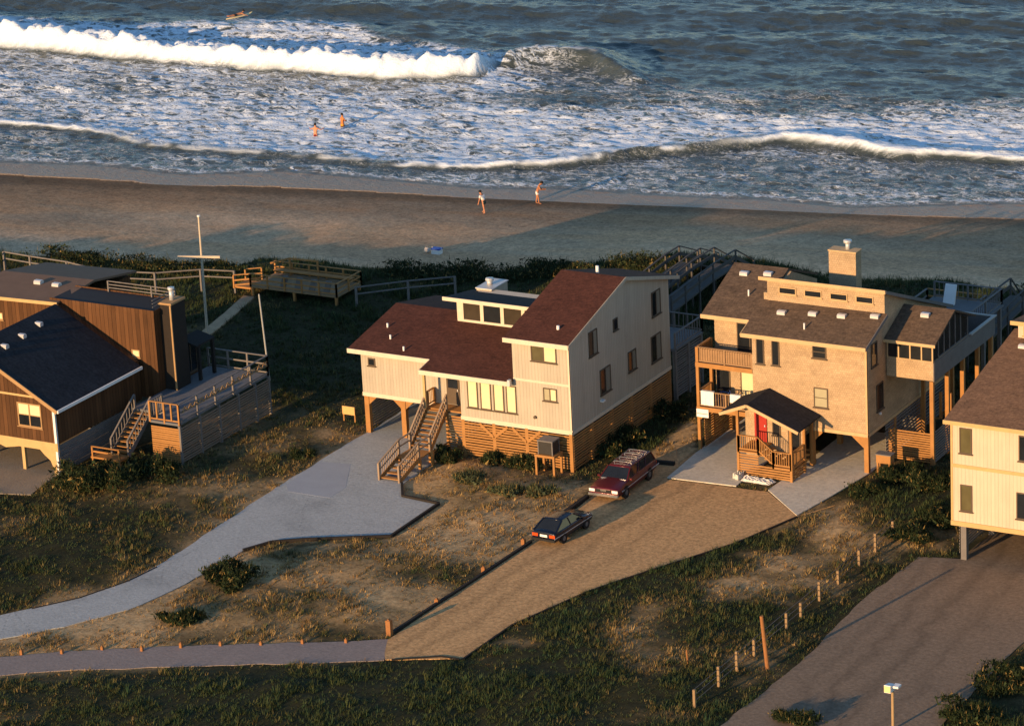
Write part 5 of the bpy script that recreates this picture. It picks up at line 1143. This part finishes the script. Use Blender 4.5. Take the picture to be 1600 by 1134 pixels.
# crumpled sheeting at the foot of the entry porch
def crumple(name, label, cat, poly, h, mat, seed):
    r_ = random.Random(seed); n = 16; xs = [p[0] for p in poly]; ys = [p[1] for p in poly]; mb = MB(); z0 = .07
    idx = {}
    for i in range(n+1):
        for j in range(n+1):
            u_, v_ = i/n, j/n; a = Vector((*poly[0], 0)).lerp(Vector((*poly[1], 0)), u_); b = Vector((*poly[3], 0)).lerp(Vector((*poly[2], 0)), u_); p = a.lerp(b, v_)
            e_ = min(u_, 1-u_, v_, 1-v_); idx[i, j] = len(mb.v); mb.v.append((p.x+r_.uniform(-.03, .03), p.y+r_.uniform(-.03, .03), z0+(h*(.3+.7*r_.random()) if e_ > 0 else 0)))
    for i in range(n):
        for j in range(n): mb.f.append((idx[i, j], idx[i+1, j], idx[i+1, j+1], idx[i, j+1]))
    k = len(mb.v); c = [idx[0, 0], idx[n, 0], idx[n, n], idx[0, n]]; mb.v += [(mb.v[q][0], mb.v[q][1], z0-.03) for q in c]; mb.f.append((k+3, k+2, k+1, k))
    return tag(mb.build(name, mat, None, origin=(poly[0][0], poly[0][1], z0)), label, cat)
crumple('plastic_sheet', 'crumpled white plastic sheet lying before the orange entry porch', 'sheet', [(9.3,2.0),(11.0,1.95),(11.2,2.6),(9.2,2.65)], .16, plain('white_plastic', (.62, .60, .55), .5, .2, 4), 3)
crumple('debris_pile', 'small heap of pale rubble at the left foot of the entry porch', 'rubble', [(8.7,2.2),(9.15,2.0),(9.2,2.75),(8.75,2.75)], .32, plain('pale_rubble', (.55, .52, .46), .8, .2, 6), 5)
# beach steps behind the two middle houses
def beach_steps(label, x, y0, y1, z1, w=1.5, mat=STEPWOOD, hump=True):
    zs_ = gz(x, y1); ym = (y0+y1)/2
    r = thing('beach_steps', label, 'stairs', (x, y0, gz(x, y0)), group='wooden steps down to the beach')
    prof = [(y0, z1), (ym, z1+.35), (y1-2.6, z1+.35), (y1, zs_+.3)]
    mb = MB()
    for a, b in zip(prof[:-1], prof[1:]): mb.slab([(x-w/2, a[0], a[1]), (x+w/2, a[0], a[1]), (x+w/2, b[0]-.002, b[1]), (x-w/2, b[0]-.002, b[1])], .12)
    mb.build('walkway', STEPWOOD, r)
    for s in (-w/2, w/2):
        mb = MB()
        for a, b in zip(prof[:-1], prof[1:]):
            mb.beam((x+s, a[0], a[1]+1.05), (x+s, b[0], b[1]+1.05), .1, .06); mb.beam((x+s, a[0], a[1]+.55), (x+s, b[0], b[1]+.55), .05, .22)
            n = max(1, int((b[0]-a[0])/1.8))
            for i in range(n): t_ = i/n; yy = a[0]+(b[0]-a[0])*t_; zz = a[1]+(b[1]-a[1])*t_; mb.box(x+s-.05, yy-.05, gz(x+s, yy)-.3, x+s+.05, yy+.05, zz+1.05)
        mb.box(x+s-.05, y1-.05, zs_-.3, x+s+.05, y1+.05, zs_+1.3); mb.build('railing', mat, r)
    return r
beach_steps('grey wooden beach steps behind the maroon roofed house, the left of two parallel runs', -8.6, 25.5, 34.6, 1.6)
beach_steps('grey wooden beach steps, the right run, next to the shingle house roof', -5.9, 22.5, 34.2, 1.9)
rail_fence('walkway_rail', 'grey boardwalk rails running from the pale house rear deck towards the beach steps', 'railing', [(-2.5,16.2),(-4.2,20.0),(-5.6,22.4)], rails=(1.0,.6,.25), mat=STEPWOOD, zoff=1.6, step=1.6)
beach_steps('wooden beach steps behind the shingle house roof, right of the white board', 14.9, 23.0, 32.5, 2.6, 1.6)
x0, y0 = 12.6, 23.5
BD = thing('dune_deck', 'small grey dune deck with an orange lit rail behind the shingle house', 'deck', (11.5, 25, 2.5))
MB().box(9.8, 23.6, 2.55, 13.6, 27.2, 2.68).build('floor', DECKING, BD)
for p, q, m2 in (((9.8, 23.6), (9.8, 27.2), WOOD_GREY), ((9.8, 27.2), (13.6, 27.2), WOOD), ((13.6, 23.6), (13.6, 27.2), WOOD_GREY)): railing(BD, (*p, 2.68), (*q, 2.68), 1.0, m2, 0, 3, rails=3)
for p in ((9.9, 23.7), (9.9, 27.1), (13.5, 27.1), (13.5, 23.7)): pile(BD, p[0], p[1], -.5, 2.55, .1, WOOD_GREY)

# ================================================================== people
SKIN = plain('sunburnt_skin', (0.50, 0.22, 0.12), 0.6, 0.08); SKIN2 = plain('tanned_skin', (0.42, 0.18, 0.09), 0.6, 0.08)
HAIR = plain('dark_hair', (0.012, 0.009, 0.008), 0.7, 0.2)
def skin_obj(name, verts, edges, radii, mat, parent, sub=1):
    me = bpy.data.meshes.new(name); me.from_pydata(verts, edges, []); me.materials.append(mat)
    o = bpy.data.objects.new(name, me); COL.objects.link(o); o.parent = parent
    o.modifiers.new('skin', 'SKIN'); 
    if not me.skin_vertices: 
        pass
    for i, sv in enumerate(me.skin_vertices[0].data): sv.radius = (radii[i], radii[i]*(.78 if i in (0, 1, 2) else 1)); sv.use_root = (i == 0)
    s = o.modifiers.new('sub', 'SUBSURF'); s.levels = sub; s.render_levels = sub
    for p in me.polygons: p.use_smooth = True
    return o
def person(label, loc, rz, J, hair=True, shorts=None, shirt=None, skin=SKIN, scale=1.0, sink=0):
    """J: joint positions in metres, y forward"""
    r = thing('person', label, 'person', loc, rz); r.scale = (scale,)*3
    V = []; E_ = []; R = []
    def add(p, rad, par=None):
        V.append(tuple(p)); R.append(rad)
        if par is not None: E_.append((par, len(V)-1))
        return len(V)-1
    pel = add(J['pelvis'], .145); wst = add(J['waist'], .13, pel); ch = add(J['chest'], .155, wst); nk = add(J['neck'], .06, ch); h1 = add(J['head'], .088, nk); top = add(Vector(J['head'])+Vector(J['headup'])*.10, .085, h1)
    fwd = Vector(J.get('face', (0, 1, -.3))).normalized()
    add(Vector(J['head'])+fwd*.10, .03, h1)                       # nose and brow
    for s, sd in ((-1, 'L'), (1, 'R')):
        sh = add(J['sh'+sd], .06, ch); el = add(J['el'+sd], .045, sh); wr = add(J['wr'+sd], .032, el)
        d = (Vector(J['wr'+sd])-Vector(J['el'+sd])).normalized(); pm = add(Vector(J['wr'+sd])+d*.07, .036, wr); side = d.cross(Vector((1, 0, 0))).normalized()
        for k, (off, ln) in enumerate(((-.03, .070), (-.01, .082), (.01, .076), (.03, .060))):
            a_ = add(Vector(V[pm])+d*.04+side*off, .010, pm); add(Vector(V[a_])+d*ln+Vector((0, .02, 0)), .008, a_)
        tb = add(Vector(V[wr])+d*.03+side*.045, .011, wr); add(Vector(V[tb])+d*.04+side*.015, .009, tb)
        hp = add(J['hip'+sd], .095, pel); kn = add(J['kn'+sd], .062, hp); an = add(J['an'+sd], .040, kn); toe = add(Vector(J['an'+sd])+Vector((0, .17, -.05)), .035, an)
    body = skin_obj('body', V, E_, R, skin, r, 2)
    if hair:
        c = Vector(J['head'])+Vector(J['headup'])*.07-fwd*.03; mb = MB(); n = 10; vs = []
        for i in range(1, 6):
            th = math.pi*i/6*.75
            for j in range(n): a_ = 2*math.pi*j/n; vs.append(c+Vector((math.sin(th)*math.cos(a_)*.112, math.sin(th)*math.sin(a_)*.125, math.cos(th)*.125)))
        mb.add([c+Vector((0, 0, .125))]+vs, [(0, 1+j, 1+(j+1) % n) for j in range(n)]+[(1+i*n+j, 1+(i+1)*n+j, 1+(i+1)*n+(j+1) % n, 1+i*n+(j+1) % n) for i in range(4) for j in range(n)])
        me = mb; o = MB(); o.v = me.v; o.f = me.f
        m_ = bpy.data.meshes.new('hair'); m_.from_pydata([tuple(v) for v in o.v], [], o.f); m_.materials.append(HAIR); ob = bpy.data.objects.new('hair', m_); COL.objects.link(ob); ob.parent = r
    if shorts:
        l = Vector(J['hipL']).lerp(Vector(J['knL']), .55); rr2 = Vector(J['hipR']).lerp(Vector(J['knR']), .55)
        skin_obj('swim_shorts', [J['pelvis'], Vector(J['pelvis']).lerp(Vector(J['waist']), .5), J['hipL'], tuple(l), J['hipR'], tuple(rr2)], [(0, 1), (0, 2), (2, 3), (0, 4), (4, 5)], [.165, .15, .12, .105, .12, .105], shorts, r, 1)
    if shirt:
        skin_obj('shirt', [J['chest'], J['waist'], tuple(Vector(J['pelvis']).lerp(Vector(J['waist']), .4)), J['shL'], tuple(Vector(J['shL']).lerp(Vector(J['elL']), .6)), J['shR'], tuple(Vector(J['shR']).lerp(Vector(J['elR']), .6))], [(0, 1), (1, 2), (0, 3), (3, 4), (0, 5), (5, 6)], [.175, .155, .16, .085, .07, .085, .07], shirt, r, 1)
    return r
def pose(bend=0.0, arms='down', stride=0.12, headdrop=0.0):
    hipz = .88; c, s = math.cos(bend), math.sin(bend)
    up = Vector((0, s, c)); P0 = Vector((0, 0, hipz)); J = dict(pelvis=P0, waist=P0+up*.16, chest=P0+up*.40, neck=P0+up*.57)
    hu = Vector((0, math.sin(bend+headdrop), math.cos(bend+headdrop))); J['head'] = J['neck']+hu*.13; J['headup'] = hu; J['face'] = (0, math.cos(bend+headdrop), -math.sin(bend+headdrop))
    for sx, sd in ((-1, 'L'), (1, 'R')):
        J['sh'+sd] = P0+up*.46+Vector((sx*.185, 0, 0)); J['hip'+sd] = P0+Vector((sx*.09, 0, -.06))
        f = sx*stride; J['kn'+sd] = Vector((sx*.10, f*.5+.03, .46)); J['an'+sd] = Vector((sx*.11, f, .08))
        if arms == 'down': J['el'+sd] = J['sh'+sd]+Vector((sx*.06, .02, -.28)); J['wr'+sd] = J['el'+sd]+Vector((0, .10, -.24))
        elif arms == 'front': J['el'+sd] = J['sh'+sd]+Vector((sx*.05, .08, -.25)); J['wr'+sd] = J['el'+sd]+Vector((-sx*.12, .22, -.02))
        else: J['el'+sd] = J['sh'+sd]+Vector((sx*.24, .05, -.12)); J['wr'+sd] = J['el'+sd]+Vector((sx*.12, .14, .05))
    return J
WSH = plain('white_cotton', (.72, .70, .68), .9, .08); DSH = plain('dark_green_shorts', (.02, .045, .045), .9, .1)
x, y = G(757, 333, -2.55); z = gz(x, y); x, y = G(757, 333, z); z = gz(x, y)
person('stooping person in white shirt and dark shorts walking on the dark sand above the swash', (x, y, z), math.radians(75), pose(.42, 'down', .16, .3), True, DSH, WSH, SKIN)
x, y = G(840, 319, -2.95); z = gz(x, y)
person('bare chested person in white shorts looking down at the edge of the swash', (x, y, z), math.radians(-60), pose(.35, 'front', .10, .7), True, WSH, None, SKIN2, 1.05)
x, y = G(493, 211, -2.85)
person('bare backed person in dark red shorts wading in the foam, the lower left of two', (x, y, -3.65), math.radians(10), pose(.08, 'out', .1), True, plain('dark_red_shorts', (.16, .01, .015), .9, .1), None, SKIN)
x, y = G(535, 195, -2.85)
person('person in orange yellow shorts wading in the foam, the upper right of two', (x, y, -3.65), math.radians(-15), pose(.05, 'front', .1), True, plain('orange_yellow_shorts', (.75, .33, .02), .9, .1), None, plain('orange_brown_skin', (.48, .17, .05), .6, .08))
# surfer lying on a long board
x, y = G(374, 28, -2.55)
bd = MB(); n = 18; vs = []
for i in range(n+1):
    t_ = -1+2*i/n; w = .30*max(0.02, (1-abs(t_)**2.6)); rk_ = .12*max(0, t_-.5)**2*4
    vs.append([(t_*1.35, -w, .0+rk_), (t_*1.35, -w*.8, .05+rk_), (t_*1.35, w*.8, .05+rk_), (t_*1.35, w, rk_), (t_*1.35, w*.7, -.03+rk_), (t_*1.35, -w*.7, -.03+rk_)])
loft(bd, vs); me = bpy.data.meshes.new('surfboard'); me.from_pydata(bd.v, [], bd.f); me.materials.append(plain('straw_yellow_board', (.72, .60, .30), .4, .05))
sbd = bpy.data.objects.new('surfboard', me); COL.objects.link(sbd); sbd.location = (x, y, -2.42); sbd.rotation_euler = (0, math.radians(-3), math.radians(60)); tag(sbd, 'straw yellow surfboard floating beyond the breaking wave', 'surfboard')
J = dict(pelvis=(-.25, 0, .14), waist=(-.08, 0, .17), chest=(.16, 0, .2), neck=(.34, 0, .27), head=(.46, 0, .36), headup=Vector((.3, 0, .9)), face=(1, 0, .1))
for sx, sd in ((-1, 'L'), (1, 'R')):
    J['sh'+sd] = (.22, sx*.19, .22); J['el'+sd] = (.36, sx*.36, .10); J['wr'+sd] = (.56, sx*.40, .02); J['hip'+sd] = (-.32, sx*.09, .13); J['kn'+sd] = (-.76, sx*.10, .12); J['an'+sd] = (-1.12, sx*.10, .14)
person('dark haired person lying on the straw yellow surfboard beyond the breaking wave', (x, y, -2.38), math.radians(60), J, True, plain('black_trunks', (.015, .015, .02), .9, .1), None, SKIN2)
# cooler and bag on the beach
x, y = G(683, 398, -1.9); z = gz(x, y); x, y = G(683, 398, z); z = gz(x, y)
cl_ = thing('cool_box', 'white cool box with blue lid standing alone on the beach', 'cool box', (x, y, z))
MB().box(x-.32, y-.22, z, x+.32, y+.22, z+.32).build('body', WHITE, cl_); MB().box(x-.34, y-.24, z+.325, x+.34, y+.24, z+.42).build('lid', plain('blue_plastic', (.03, .09, .42), .5, .05), cl_)
mb = MB(); mb.beam((x-.36, y, z+.2), (x-.36, y, z+.47), .03, .03); mb.beam((x+.36, y, z+.2), (x+.36, y, z+.47), .03, .03); mb.build('handle', WHITE, cl_)
x -= .78; z = gz(x, y)
bg_ = thing('beach_bag', 'pale round beach bag beside the blue and white cool box', 'bag', (x, y, z))
mb = MB(); loft(mb, [[(x+r_*math.cos(a*.5236), y+r_*.8*math.sin(a*.5236), z+h_z) for a in range(12)] for h_z, r_ in ((0, .17), (.12, .24), (.26, .22), (.36, .12))]); mb.build('body', plain('pale_canvas', (.62, .55, .46), .8, .1), bg_, True)
mb = MB()
for k in range(6): a = math.pi*k/6; b = math.pi*(k+1)/6; mb.beam((x+.14*math.cos(a), y, z+.34+.16*math.sin(a)), (x+.14*math.cos(b), y, z+.34+.16*math.sin(b)), .025, .025)
mb.build('handle', WOOD_GREY, bg_)
